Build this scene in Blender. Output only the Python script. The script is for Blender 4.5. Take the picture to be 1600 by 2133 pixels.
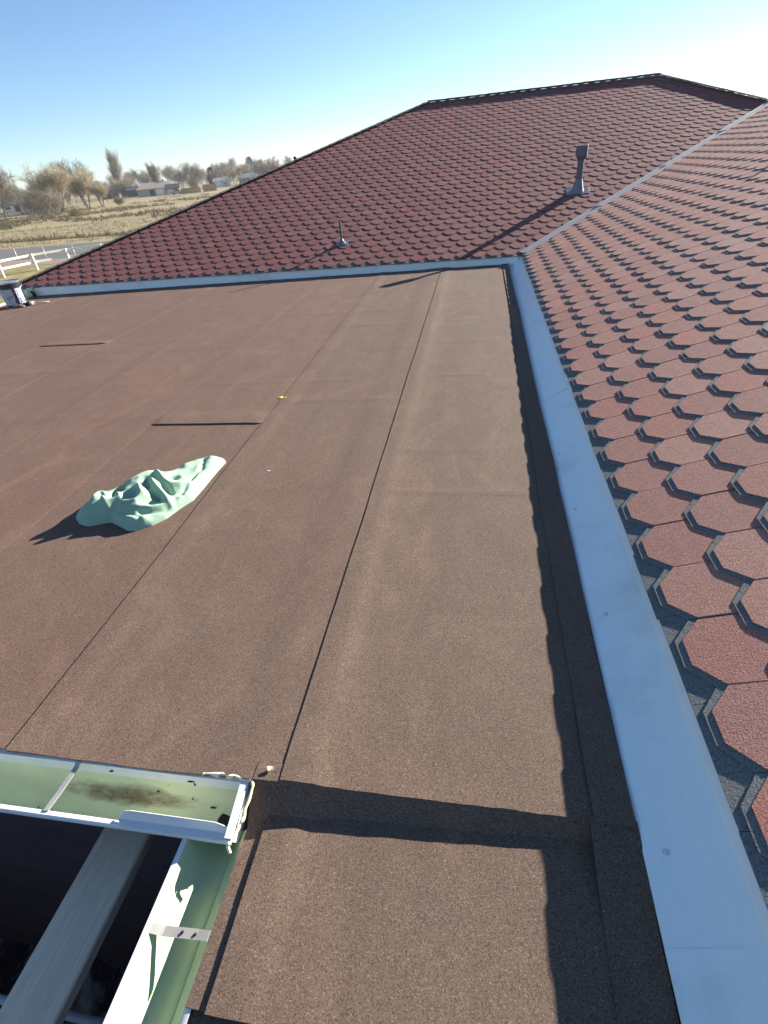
import bpy, math, random
from mathutils import Vector, Matrix, noise
R = math.radians
for o in list(bpy.data.objects): bpy.data.objects.remove(o)
scene = bpy.context.scene
C = scene.collection

# ------------------------------------------------------------------ camera
CAM_H = 1.5                                  # phone held 1.5 m above the flat roof
right = Vector((0.98458975, 0.15395762, -0.08294624))
down = Vector((0.02135036, -0.57657892, -0.81676246))
fwd = Vector((-0.17357186, 0.80240501, -0.57098075))
cam_data = bpy.data.cameras.new('camera')
cam = bpy.data.objects.new('camera', cam_data); C.objects.link(cam)
m = Matrix.Identity(4)
for i in range(3):
    m[i][0] = right[i]; m[i][1] = -down[i]; m[i][2] = -fwd[i]
m[2][3] = CAM_H
cam.matrix_world = m
cam_data.sensor_fit = 'HORIZONTAL'; cam_data.sensor_width = 36.0
cam_data.lens = 1052.8 / 1600 * 36.0
cam_data.clip_start = 0.02; cam_data.clip_end = 8000
scene.camera = cam
scene.render.resolution_x = 768; scene.render.resolution_y = 1024

# ------------------------------------------------------------------ sky, sun, exposure
SUN_AZ, SUN_EL = R(45.0), R(18.6)            # azimuth from +Y towards +X
world = bpy.data.worlds.new('World'); scene.world = world; world.use_nodes = True
wn = world.node_tree.nodes; wl = world.node_tree.links
bg = wn['Background']
sky = wn.new('ShaderNodeTexSky'); sky.sky_type = 'NISHITA'; sky.sun_disc = False
sky.sun_elevation = SUN_EL; sky.sun_rotation = SUN_AZ
sky.altitude = 1800; sky.air_density = 1.0; sky.dust_density = 0.35; sky.ozone_density = 3.5
wl.new(sky.outputs[0], bg.inputs[0]); bg.inputs[1].default_value = 0.06
sun_data = bpy.data.lights.new('sun', 'SUN'); sun_data.energy = 5.0; sun_data.angle = R(0.5)
sun_data.color = (1.0, 0.95, 0.87)
sun = bpy.data.objects.new('sun', sun_data); C.objects.link(sun)
sdir = Vector((math.sin(SUN_AZ) * math.cos(SUN_EL), math.cos(SUN_AZ) * math.cos(SUN_EL), math.sin(SUN_EL)))
sun.rotation_euler = sdir.to_track_quat('Z', 'Y').to_euler(); sun.location = sdir * 60
vs = scene.view_settings
vs.view_transform = 'Standard'; vs.look = 'None'; vs.gamma = 1.0; vs.use_curve_mapping = False
vs.exposure = 1.68
scene.cycles.max_bounces = 8

# ------------------------------------------------------------------ helpers
def mesh(name, verts, faces, mats=(), midx=None, smooth=False):
    me = bpy.data.meshes.new(name)
    me.from_pydata([tuple(v) for v in verts], [], faces)
    for mt in mats: me.materials.append(mt)
    if midx is not None: me.polygons.foreach_set('material_index', midx)
    if smooth: me.polygons.foreach_set('use_smooth', [True] * len(me.polygons))
    me.update()
    return me

def obj(name, me, parent=None, loc=None):
    o = bpy.data.objects.new(name, me); C.objects.link(o)
    if parent is not None: o.parent = parent
    if loc is not None: o.location = loc
    return o

def thing(name, label, cat, loc=(0, 0, 0), rz=0, group=None):
    o = bpy.data.objects.new(name, None); C.objects.link(o)
    o.empty_display_size = 0.1
    o.location = loc; o.rotation_euler = (0, 0, rz)
    tag(o, label, cat, group)
    return o

def tag(o, label=None, cat=None, group=None, kind=None):
    if label: o['label'] = label
    if cat: o['category'] = cat
    if group: o['group'] = group
    if kind: o['kind'] = kind
    return o

class MB:
    """collects shapes for ONE mesh object"""
    def __init__(s): s.v = []; s.f = []; s.mi = []
    def add(s, verts, faces, mi=0):
        b = len(s.v); s.v += [Vector(p) for p in verts]
        s.f += [[i + b for i in f] for f in faces]; s.mi += [mi] * len(faces)
        return s
    def box(s, x0, x1, y0, y1, z0, z1, mi=0):
        v = [(x, y, z) for z in (z0, z1) for y in (y0, y1) for x in (x0, x1)]
        return s.add(v, [(0, 2, 3, 1), (4, 5, 7, 6), (0, 1, 5, 4), (2, 6, 7, 3), (0, 4, 6, 2), (1, 3, 7, 5)], mi)
    def cbox(s, x0, x1, y0, y1, z0, z1, b=0.004, mi=0):
        """box with chamfered vertical and top edges"""
        def ring(i, z): return [(x0 + i, y0 + i + b, z), (x0 + i, y1 - i - b, z), (x0 + i + b, y1 - i, z), (x1 - i - b, y1 - i, z),
                                (x1 - i, y1 - i - b, z), (x1 - i, y0 + i + b, z), (x1 - i - b, y0 + i, z), (x0 + i + b, y0 + i, z)]
        rs = ring(b, z0) + ring(0, z0 + b) + ring(0, z1 - b) + ring(b, z1)
        f = [list(range(8)), list(range(31, 23, -1))]
        for k in range(3):
            for i in range(8):
                j = (i + 1) % 8
                f.append((k * 8 + j, k * 8 + i, k * 8 + 8 + i, k * 8 + 8 + j))
        return s.add(rs, f, mi)
    def tube(s, pts, rads, n=8, mi=0, cap=True):
        pts = [Vector(p) for p in pts]
        if not hasattr(rads, '__len__'): rads = [rads] * len(pts)
        b = len(s.v); prev = None
        for i, p in enumerate(pts):
            d = (pts[min(i + 1, len(pts) - 1)] - pts[max(i - 1, 0)])
            d = d.normalized() if d.length > 1e-9 else Vector((0, 0, 1))
            if prev is None:
                a = d.orthogonal().normalized()
            else:
                a = prev - d * prev.dot(d)
                a = a.normalized() if a.length > 1e-6 else d.orthogonal().normalized()
            prev = a; c = d.cross(a)
            for k in range(n):
                t = 2 * math.pi * k / n
                s.v.append(p + (a * math.cos(t) + c * math.sin(t)) * rads[i])
        for i in range(len(pts) - 1):
            for k in range(n):
                k2 = (k + 1) % n
                s.f.append([b + i * n + k, b + i * n + k2, b + (i + 1) * n + k2, b + (i + 1) * n + k]); s.mi.append(mi)
        if cap:
            s.f.append([b + k for k in range(n - 1, -1, -1)]); s.mi.append(mi)
            s.f.append([b + (len(pts) - 1) * n + k for k in range(n)]); s.mi.append(mi)
        return s
    def lathe(s, prof, n=24, mi=0, cx=0, cy=0, a0=0, a1=2 * math.pi):
        full = abs(a1 - a0 - 2 * math.pi) < 1e-6
        cols = n if full else n + 1
        b = len(s.v)
        for (r, z) in prof:
            for k in range(cols):
                t = a0 + (a1 - a0) * k / n
                s.v.append(Vector((cx + r * math.cos(t), cy + r * math.sin(t), z)))
        for i in range(len(prof) - 1):
            for k in range(n):
                k2 = (k + 1) % cols
                s.f.append([b + i * cols + k, b + i * cols + k2, b + (i + 1) * cols + k2, b + (i + 1) * cols + k]); s.mi.append(mi)
        return s
    def prism(s, poly, z0, z1, mi=0, bottom=True):
        n = len(poly)
        v = [(p[0], p[1], z0) for p in poly] + [(p[0], p[1], z1) for p in poly]
        f = [list(range(n, 2 * n))] + ([list(range(n - 1, -1, -1))] if bottom else [])
        f += [(i, (i + 1) % n, n + (i + 1) % n, n + i) for i in range(n)]
        return s.add(v, f, mi)
    def sweep(s, prof, path, mi=0, closed=False):
        """prof: list of 2D points given per path station by path(t)->list of 3D"""
        b = len(s.v); n = len(prof)
        for st in path:
            for p in prof: s.v.append(st(p))
        m_ = len(path)
        for i in range(m_ - 1):
            for k in range(n if closed else n - 1):
                k2 = (k + 1) % n
                s.f.append([b + i * n + k, b + i * n + k2, b + (i + 1) * n + k2, b + (i + 1) * n + k]); s.mi.append(mi)
        return s
    def xform(s, M):
        s.v = [M @ p for p in s.v]; return s
    def build(s, name, mats, parent=None, smooth=False, loc=None):
        if not isinstance(mats, (list, tuple)): mats = [mats]
        return obj(name, mesh(name, s.v, s.f, mats, s.mi, smooth), parent, loc)

def shade_auto(o, ang=35):
    me = o.data
    me.polygons.foreach_set('use_smooth', [True] * len(me.polygons))
    try: me.set_sharp_from_angle(angle=R(ang))
    except Exception: pass
    return o

# ------------------------------------------------------------------ materials
class NT:
    def __init__(s, name, rough=0.7, spec=0.3, metal=0.0):
        s.m = bpy.data.materials.new(name); s.m.use_nodes = True
        s.n = s.m.node_tree.nodes; s.l = s.m.node_tree.links
        s.b = s.n['Principled BSDF']
        s.b.inputs['Roughness'].default_value = rough; s.b.inputs['Metallic'].default_value = metal
        s.b.inputs['Specular IOR Level'].default_value = spec
    def node(s, t, **kw):
        n = s.n.new(t)
        for k, v in kw.items(): setattr(n, k, v)
        return n
    def coord(s, kind='Object', scale=None):
        tc = s.node('ShaderNodeTexCoord'); out = tc.outputs[kind]
        if scale is not None:
            mp = s.node('ShaderNodeMapping'); mp.inputs['Scale'].default_value = scale
            s.l.new(out, mp.inputs[0]); out = mp.outputs[0]
        return out
    def noise(s, vec, scale, detail=3, rough=0.55, dist=0.0):
        n = s.node('ShaderNodeTexNoise'); s.l.new(vec, n.inputs['Vector'])
        n.inputs['Scale'].default_value = scale; n.inputs['Detail'].default_value = detail
        n.inputs['Roughness'].default_value = rough; n.inputs['Distortion'].default_value = dist
        return n.outputs['Fac']
    def voro(s, vec, scale, feat='F1', out='Color'):
        n = s.node('ShaderNodeTexVoronoi'); n.feature = feat; s.l.new(vec, n.inputs['Vector'])
        n.inputs['Scale'].default_value = scale
        return n.outputs[out]
    def ramp(s, fac, stops):
        n = s.node('ShaderNodeValToRGB'); s.l.new(fac, n.inputs[0])
        e = n.color_ramp.elements
        while len(e) < len(stops): e.new(0.5)
        for i, (p, c) in enumerate(stops):
            e[i].position = p; e[i].color = (*c, 1) if len(c) == 3 else c
        return n.outputs[0]
    def mix(s, fac, a, b, mode='MIX'):
        n = s.node('ShaderNodeMix'); n.data_type = 'RGBA'; n.blend_type = mode
        for sock, val in ((n.inputs[0], fac), (n.inputs[6], a), (n.inputs[7], b)):
            if isinstance(val, (int, float)): sock.default_value = val
            elif isinstance(val, tuple): sock.default_value = (*val, 1)
            else: s.l.new(val, sock)
        return n.outputs[2]
    def math(s, op, a, b=0.0, clamp=False):
        n = s.node('ShaderNodeMath'); n.operation = op; n.use_clamp = clamp
        for sock, val in ((n.inputs[0], a), (n.inputs[1], b)):
            if isinstance(val, (int, float)): sock.default_value = val
            else: s.l.new(val, sock)
        return n.outputs[0]
    def color(s, c):
        if isinstance(c, tuple): s.b.inputs['Base Color'].default_value = (*c, 1)
        else: s.l.new(c, s.b.inputs['Base Color'])
        return s
    def rough(s, v): s.l.new(v, s.b.inputs['Roughness']); return s
    def bump(s, h, strength=0.5, dist=0.002):
        n = s.node('ShaderNodeBump'); n.inputs['Strength'].default_value = strength; n.inputs['Distance'].default_value = dist
        s.l.new(h, n.inputs['Height']); s.l.new(n.outputs[0], s.b.inputs['Normal']); return s

M = {}
def plain(key, c, rough=0.6, spec=0.3, metal=0.0, var=0.12, scale=6.0, bump=0.0):
    t = NT(key, rough, spec, metal)
    v = t.noise(t.coord(), scale, 4)
    lo = tuple(x * (1 - var) for x in c); hi = tuple(min(1, x * (1 + var)) for x in c)
    t.color(t.ramp(v, [(0.3, lo), (0.7, hi)]))
    if bump: t.bump(v, bump, 0.01)
    M[key] = t.m
    return t.m

def granules(key, dark, mid, light, patch, tint=False, big=0.25, bs=0.55, bd=0.0016, roll=False):
    """mineral-surfaced bitumen: every granule its own tone"""
    t = NT(key, 0.85, 0.25)
    co = t.coord()
    cell = t.node('ShaderNodeSeparateColor')
    t.l.new(t.voro(co, 400), cell.inputs[0])
    fine = t.noise(co, 210, 3)
    f = t.math('ADD', t.math('MULTIPLY', cell.outputs[0], 0.62), t.math('MULTIPLY', fine, 0.42))
    col = t.ramp(f, [(0.16, dark), (0.50, mid), (0.76, mid), (0.98, light)])
    pn = t.noise(co, 1.6, 5, 0.6)
    pm = t.math('MULTIPLY', t.math('SUBTRACT', pn, 0.42, True), big * 6, True)
    col = t.mix(pm, col, t.mix(1.0, col, patch, 'MULTIPLY'))
    if tint:
        oi = t.node('ShaderNodeObjectInfo'); ge = t.node('ShaderNodeNewGeometry')
        r = t.math('FRACT', t.math('ADD', oi.outputs['Random'], ge.outputs['Random Per Island']))
        tone = t.ramp(r, [(0.0, (1.10, 0.94, 0.88)), (0.35, (0.90, 0.88, 0.88)), (0.7, (1.0, 1.0, 0.98)), (1.0, (1.08, 1.14, 1.10))])
        col = t.mix(1.0, col, tone, 'MULTIPLY')
    if roll:                                    # batch tone plus painted red sheen per roll; scuffs and washed dust on top
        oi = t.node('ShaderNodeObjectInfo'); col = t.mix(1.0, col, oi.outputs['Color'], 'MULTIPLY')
        sc_ = t.noise(t.coord('Object', (1, 0.55, 1)), 3.1, 7, 0.7, 1.4)
        k_ = t.ramp(sc_, [(0.48, (0, 0, 0)), (0.72, (0.8, 0.8, 0.8))])
        col = t.mix(k_, col, t.mix(1.0, col, (1.32, 1.30, 1.28), 'MULTIPLY'))
        st_ = t.noise(t.coord('Object', (9, 0.5, 1)), 1.0, 5, 0.65)
        k2_ = t.ramp(st_, [(0.56, (0, 0, 0)), (0.75, (0.35, 0.35, 0.35))])
        col = t.mix(k2_, col, t.mix(1.0, col, (0.66, 0.64, 0.64), 'MULTIPLY'))
    t.color(col)
    t.bump(t.math('ADD', cell.outputs[1], t.math('MULTIPLY', fine, 0.6)), bs, bd)
    M[key] = t.m
    return t.m

granules('membrane', (0.062, 0.043, 0.032), (0.160, 0.108, 0.077), (0.43, 0.32, 0.245), (0.92, 0.84, 0.82), roll=True)
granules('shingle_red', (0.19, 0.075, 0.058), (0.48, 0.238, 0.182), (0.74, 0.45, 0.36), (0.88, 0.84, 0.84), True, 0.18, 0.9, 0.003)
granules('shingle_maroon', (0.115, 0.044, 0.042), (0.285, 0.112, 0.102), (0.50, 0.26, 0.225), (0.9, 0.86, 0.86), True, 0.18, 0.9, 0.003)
granules('shingle_grey', (0.07, 0.074, 0.074), (0.20, 0.205, 0.195), (0.42, 0.42, 0.40), (0.9, 0.9, 0.9), False, 0.1, 0.9, 0.003)
granules('shingle_under', (0.07, 0.034, 0.030), (0.16, 0.085, 0.070), (0.34, 0.2, 0.16), (0.9, 0.9, 0.9), False, 0.1, 0.9, 0.003)
granules('cap_grey', (0.09, 0.075, 0.055), (0.23, 0.19, 0.145), (0.42, 0.37, 0.29), (0.85, 0.9, 0.8), True, 0.2)

def painted(key, c, rough=0.38, dirt=(0.35, 0.33, 0.28), amt=0.25):
    t = NT(key, rough, 0.45)
    co = t.coord()
    a = t.noise(co, 2.2, 6, 0.65); b = t.noise(t.coord('Object', (40, 3, 3)), 3, 3)
    base = t.ramp(b, [(0.2, tuple(x * 0.95 for x in c)), (0.8, c)])
    k = t.math('MULTIPLY', t.math('SUBTRACT', a, 0.52, True), amt * 6, True)
    t.color(t.mix(k, base, tuple(x * y * 1.6 for x, y in zip(c, dirt))))
    t.rough(t.math('ADD', t.math('MULTIPLY', a, 0.25), rough - 0.1))
    t.bump(t.noise(co, 3.0, 2), 0.12, 0.02)
    M[key] = t.m
    return t.m
painted('white_metal', (0.86, 0.94, 0.92), 0.32, amt=0.35)
painted('white_trim', (0.78, 0.78, 0.76), 0.45)
painted('drip_metal', (0.88, 0.88, 0.84), 0.40)
painted('galv_strap', (0.40, 0.40, 0.37), 0.45, (0.30, 0.20, 0.12), 0.5)
painted('zinc', (0.40, 0.37, 0.35), 0.6)

def gutter_mat(key, c, stain):
    t = NT(key, 0.42, 0.4)
    co = t.coord()
    n1 = t.noise(co, 5, 6, 0.7, 0.6)
    col = t.ramp(n1, [(0.25, tuple(x * 0.86 for x in c)), (0.75, c)])
    if stain:                                   # rust and silt lying in the trough
        gp = t.node('ShaderNodeSeparateXYZ'); t.l.new(co, gp.inputs[0])
        dx = t.math('DIVIDE', t.math('SUBTRACT', gp.outputs[0], stain[0]), stain[2])
        dy = t.math('DIVIDE', t.math('SUBTRACT', gp.outputs[1], stain[1]), stain[3])
        d = t.math('ADD', t.math('MULTIPLY', dx, dx), t.math('MULTIPLY', dy, dy))
        d = t.math('ADD', d, t.math('MULTIPLY', t.math('SUBTRACT', t.noise(t.coord('Object', (1, 3, 3)), 16, 6, 0.7), 0.5), 2.2))
        k = t.ramp(d, [(0.0, (0.85, 0.85, 0.85)), (1.15, (0, 0, 0))])
        rust = t.ramp(t.noise(co, 26, 5, 0.7), [(0.3, (0.06, 0.032, 0.015)), (0.7, (0.30, 0.18, 0.08))])
        col = t.mix(k, col, rust)
    sp = t.voro(co, 46, 'F1', 'Distance')
    k2 = t.ramp(sp, [(0.06, (1, 1, 1)), (0.12, (0, 0, 0))])
    k3 = t.math('MULTIPLY', k2, t.ramp(t.noise(co, 9, 2), [(0.58, (0, 0, 0)), (0.66, (0.7, 0.7, 0.7))]))
    t.color(t.mix(k3, col, (0.05, 0.05, 0.035)))
    M[key] = t.m
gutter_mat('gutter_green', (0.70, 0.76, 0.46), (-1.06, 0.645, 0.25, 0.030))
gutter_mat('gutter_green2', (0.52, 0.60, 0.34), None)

def wood(key, lo, hi, axis=(18, 1.2, 18)):
    t = NT(key, 0.8, 0.2)
    co = t.coord('Object', axis)
    g = t.noise(co, 3.2, 8, 0.65, 1.2)
    kn = t.voro(t.coord('Object', (5, 1.3, 5)), 1.6, 'F1', 'Distance')
    kk = t.ramp(kn, [(0.05, (1, 1, 1)), (0.16, (0, 0, 0))])
    col = t.ramp(g, [(0.28, lo), (0.72, hi)])
    t.color(t.mix(t.math('MULTIPLY', kk, 0.7), col, tuple(x * 0.5 for x in lo)))
    t.bump(g, 0.35, 0.004)
    M[key] = t.m
wood('grey_wood', (0.60, 0.47, 0.34), (0.86, 0.70, 0.52))
wood('fence_wood', (0.22, 0.12, 0.055), (0.38, 0.22, 0.11))

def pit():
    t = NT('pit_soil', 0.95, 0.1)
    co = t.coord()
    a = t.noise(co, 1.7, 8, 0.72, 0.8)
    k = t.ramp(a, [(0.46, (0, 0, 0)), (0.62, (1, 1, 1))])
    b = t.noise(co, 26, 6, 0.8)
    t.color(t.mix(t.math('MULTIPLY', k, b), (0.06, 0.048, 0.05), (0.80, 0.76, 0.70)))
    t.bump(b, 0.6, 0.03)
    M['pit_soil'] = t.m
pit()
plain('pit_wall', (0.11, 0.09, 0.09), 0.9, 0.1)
plain('stucco', (0.50, 0.46, 0.38), 0.9, 0.15, 0, 0.1, 3)
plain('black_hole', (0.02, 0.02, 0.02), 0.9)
plain('bitumen', (0.018, 0.017, 0.017), 0.7, 0.3)
plain('yellow_scrap', (0.75, 0.62, 0.06), 0.5)
plain('white_scrap', (0.75, 0.73, 0.70), 0.6)
plain('foam', (0.78, 0.70, 0.46), 0.8, 0.2, 0, 0.15, 30, 0.6)

# ------------------------------------------------------------------ ground, road, field
GZ = -3.0
def ground_mat():
    t = NT('dry_grass_ground', 0.95, 0.1)
    co = t.coord()
    a = t.noise(t.coord('Object', (0.35, 1.0, 1)), 0.05, 6, 0.65, 0.6)
    b = t.noise(co, 0.9, 6, 0.7)
    c = t.noise(t.coord('Object', (0.25, 1, 1)), 0.22, 4, 0.6)
    col = t.ramp(a, [(0.30, (0.22, 0.165, 0.085)), (0.48, (0.31, 0.245, 0.13)), (0.62, (0.41, 0.33, 0.195)), (0.75, (0.27, 0.21, 0.10))])
    col = t.mix(0.55, col, t.ramp(b, [(0.25, (0.20, 0.155, 0.08)), (0.75, (0.42, 0.34, 0.21))]))
    k = t.ramp(c, [(0.58, (0, 0, 0)), (0.70, (1, 1, 1))])
    t.color(t.mix(t.math('MULTIPLY', k, 0.45), col, (0.13, 0.095, 0.045)))
    t.bump(b, 0.8, 0.12)
    M['ground'] = t.m
ground_mat()
def gh(x, y):
    d = max(0.0, y - 62)
    h = 0.25 * noise.noise(Vector((x * 0.05, y * 0.05, 3))) * min(1, d / 15)
    dd = (y - (61.5 - 0.10 * (x + 50))) / 1.1                  # drainage ditch along the road
    h -= 0.55 * math.exp(-dd * dd)
    return GZ + h
xs = [-2500, -1500, -900, -420] + [-300 + 3.0 * i for i in range(94)] + [0, 60, 200, 600, 1500, 2500]
ys = [-2500, -1000, -200, -40, 0, 20, 36] + [40 + 0.8 * i for i in range(56)] + [86 + 4.0 * i for i in range(60)] + [360, 500, 800, 1500, 2500]
gv = [(x, y, gh(x, y) if 50 < y < 330 and -300 < x < 0 else GZ) for y in ys for x in xs]
nx = len(xs)
gf = [(j * nx + i, j * nx + i + 1, (j + 1) * nx + i + 1, (j + 1) * nx + i) for j in range(len(ys) - 1) for i in range(nx - 1)]
tag(obj('ground', mesh('ground', gv, gf, [M['ground']], None, True)), kind='structure')
def asphalt():
    t = NT('asphalt', 0.9, 0.2)
    co = t.coord()
    t.color(t.ramp(t.noise(t.coord('Object', (0.1, 1, 1)), 0.6, 5, 0.7), [(0.3, (0.125, 0.115, 0.102)), (0.7, (0.185, 0.170, 0.150))]))
    t.bump(t.noise(co, 40, 2), 0.3, 0.01); M['asphalt'] = t.m
asphalt()
tag(MB().box(-300, 60, 42.2, 52.6, GZ - 0.3, GZ + 0.02).build('road', M['asphalt']), kind='structure')
plain('pink_gravel', (0.30, 0.215, 0.17), 0.95, 0.1, 0, 0.25, 2.5)
plain('lawn', (0.26, 0.225, 0.10), 0.95, 0.1, 0, 0.3, 1.2)
tag(MB().box(-300, 60, 38.2, 42.196, GZ - 0.3, GZ + 0.012).build('gravel_shoulder', M['pink_gravel']), kind='structure')
tag(MB().box(-120, 40, -30, 38.196, GZ - 0.3, GZ + 0.008).build('lawn', M['lawn']), kind='structure')

# ------------------------------------------------------------------ main house
SL = 0.335
cs = 1 / math.sqrt(1 + SL * SL); sn = SL * cs
FE, FZ = 8.565, 0.150                          # eave of the far slope
GE, GZE = 0.640, 0.165                         # eave of the right slope
def fz(y): return FZ + SL * (y - FE)
def gz(x): return GZE + SL * (x - GE)
HIPX = -8.32
RY = 15.60                                     # main ridge
AP1 = Vector((HIPX + RY - FE, RY, fz(RY))); AP2 = Vector((3.86, RY, fz(RY)))
VB = Vector((GE, FE, 0.158))
vy = 13.38; VT = Vector((GE + (vy - FE) + 0.0, vy, fz(vy)))
house = thing('house', 'house with red brown hexagonal shingle roof around the flat brown roof', 'house', (0, 0, GZ))
HM = Matrix.Translation((0, 0, -GZ))           # children are given in roof coordinates
def hpart(mb_or_me, name, mats, parent=None, smooth=False):
    if isinstance(mb_or_me, MB): o = mb_or_me.build(name, mats, None, smooth)
    else: o = obj(name, mb_or_me)
    if parent is None:
        o.parent = house; o.location = (0, 0, -GZ)
    else:
        o.parent = parent
    return o

# walls under the roofs
hpart(MB().box(-7.75, 0.9, 8.85, 9.05, GZ - 0.2, 0.06), 'wall', M['stucco'])
hpart(MB().box(0.75, 0.95, -4.2, 9.4, GZ - 0.2, 0.12), 'wall', M['stucco'])
hpart(MB().box(-7.75, -7.55, 9.06, 22.3, GZ - 0.2, 0.06), 'wall', M['stucco'])
hpart(MB().box(-7.54, 6.9, 22.1, 22.3, GZ - 0.2, 0.06), 'wall', M['stucco'])
hpart(MB().box(9.7, 9.9, -4.2, 22.0, GZ - 0.2, 0.12), 'wall', M['stucco'])

def clip(poly, lines):
    """Sutherland-Hodgman with half planes (a,b,c): a*u+b*v<=c"""
    for a, b, c in lines:
        out = []
        for i in range(len(poly)):
            p, q = poly[i], poly[(i + 1) % len(poly)]
            dp, dq = a * p[0] + b * p[1] - c, a * q[0] + b * q[1] - c
            if dp <= 0: out.append(p)
            if (dp < 0 < dq) or (dq < 0 < dp):
                t = dp / (dp - dq); out.append((p[0] + (q[0] - p[0]) * t, p[1] + (q[1] - p[1]) * t))
        poly = out
        if len(poly) < 3: return []
    return poly

def half_planes(pts):
    """from a ccw polygon"""
    L = []
    for i in range(len(pts)):
        (x0, y0), (x1, y1) = pts[i], pts[(i + 1) % len(pts)]
        a, b = (y1 - y0), -(x1 - x0)
        l = math.hypot(a, b); a /= l; b /= l
        L.append((a, b, a * x0 + b * y0))
    return L

def slope(name, O, u, v, corners, deckmat):
    n = u.cross(v)
    Mx = Matrix(((u.x, v.x, n.x, O.x), (u.y, v.y, n.y, O.y), (u.z, v.z, n.z, O.z), (0, 0, 0, 1)))
    inv = Mx.inverted()
    uv = [tuple((inv @ c)[:2]) for c in corners]
    mb = MB().prism(uv, -0.04, -0.003)
    o = mb.build(name, deckmat)
    o.parent = house; o.matrix_local = Matrix.Translation((0, 0, -GZ)) @ Mx
    return o, Mx, uv

def tab_polys(W, E, g=0.0032, grow=0.0):
    k = W / 0.25; far = W < 0.24
    h = W / 2 - g
    e = 0.047 * k; s = (0.092 if far else 0.066) * k
    top = E + s + 0.02
    if grow == 0:
        return [(-h, top), (-h, s), (-e, 0), (e, 0), (h, s), (h, top)]
    gs = grow * 1.25
    return [(-h, top), (-h, s - gs), (-e - 0.001, -grow), (e + 0.001, -grow), (h, s - gs), (h, top)]

def tab_mesh(W, E, pr, pg):
    """two-ply tab: red upper ply on a slightly larger grey ply; leaning on the row below"""
    Ltop = E + (0.112 if W < 0.24 else 0.086) * W / 0.25
    def ht(vv): return 0.0090 * (1 - vv / Ltop)
    verts, faces, mi = [], [], []
    for poly, z0, z1, m_ in ((pg, -0.006, 0.0030, 1), (pr, 0.0028, 0.0058, 0)):
        if len(poly) < 3: continue
        b = len(verts); nn = len(poly)
        area = sum(poly[i][0] * poly[(i + 1) % nn][1] - poly[(i + 1) % nn][0] * poly[i][1] for i in range(nn))
        if area < 0: poly = poly[::-1]
        verts += [(p[0], p[1], ht(p[1]) + z0) for p in poly] + [(p[0], p[1], ht(p[1]) + z1) for p in poly]
        faces.append([b + nn + i for i in range(nn)]); mi.append(m_)
        for i in range(nn):
            j = (i + 1) % nn
            faces.append([b + i, b + j, b + nn + j, b + nn + i]); mi.append(m_)
    return verts, faces, mi

def to_px(P):
    q = P - Vector((0, 0, CAM_H)); d = q.dot(fwd)
    if d < 0.1: return None
    return 800 + 1052.8 * q.dot(right) / d, 1066.5 + 1052.8 * q.dot(down) / d, d

def lay(deck, Mx, uv, W, E, row0, rows, kmin, kmax, seed, ushift=0.0):
    """positions of all tabs on one slope; returns list of (score, full, matrix2D, polys)"""
    rnd = random.Random(seed)
    lines = half_planes(uv)
    lines = [l for l in lines if not (abs(l[0]) < 0.01 and l[1] < 0)]      # tabs overhang the eave
    pr0, pg0 = tab_polys(W, E), tab_polys(W, E, 0.0008, 0.022)
    items = []
    for r in range(rows):
        vv = row0 + r * E
        for k in range(kmin, kmax):
            uu = (k + 0.5 * (r % 2)) * W + ushift + rnd.uniform(-0.002, 0.002)
            dv = rnd.uniform(-0.003, 0.003); ro = rnd.uniform(-0.006, 0.006); dn = rnd.uniform(0, 0.0015)
            c, s_ = math.cos(ro), math.sin(ro)
            def tr(p): return (uu + p[0] * c - p[1] * s_, vv + dv + p[0] * s_ + p[1] * c)
            big = [tr(p) for p in pg0]
            cl = clip(big, lines)
            if not cl: continue
            full = all(all(a * p[0] + b * p[1] <= cc + 1e-6 for p in big) for a, b, cc in lines)
            P = Mx @ Vector((uu, vv + 0.1, 0.01))
            pp = to_px(P)
            sc = 0
            if pp and -40 < pp[0] < 1640 and -40 < pp[1] < 2180: sc = 1 / pp[2] ** 2
            items.append((sc, full, (uu, vv + dv, ro, dn), (pr0, pg0), lines, W, E))
    return items

slF, MF, uvF = slope('roof_slope', Vector((0, FE, FZ)), Vector((1, 0, 0)), Vector((0, cs, sn)),
                     [Vector((HIPX, FE, FZ)), VB, VT, AP2, AP1], M['shingle_grey'])
slF['label'] = 'far hipped slope of red brown shingles with two vent pipes'
YN = -3.0
slG, MG, uvG = slope('roof_slope', Vector((GE, 0, GZE)), Vector((0, -1, 0)), Vector((cs, 0, sn)),
                     [Vector((GE, FE, GZE)), Vector((GE, YN, GZE)), Vector((VT.x, YN, gz(VT.x))), Vector((VT.x, VT.y, gz(VT.x)))], M['shingle_grey'])
slG['label'] = 'right hand slope of large red hexagonal shingles beside the white eave flashing'
itemsF = lay(slF, MF, uvF, 0.232, 0.190, 0.022, 41, -40, 30, 5)
itemsG = lay(slG, MG, uvG, 0.25, 0.206, 0.022, 26, -56, 14, 7, 0.11)
allit = [(it[0], 0, i) for i, it in enumerate(itemsF) if it[1]] + [(it[0], 1, i) for i, it in enumerate(itemsG) if it[1]]
allit.sort(reverse=True)
single = set((s_, i) for sc, s_, i in allit[:300] if sc > 0)
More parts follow.
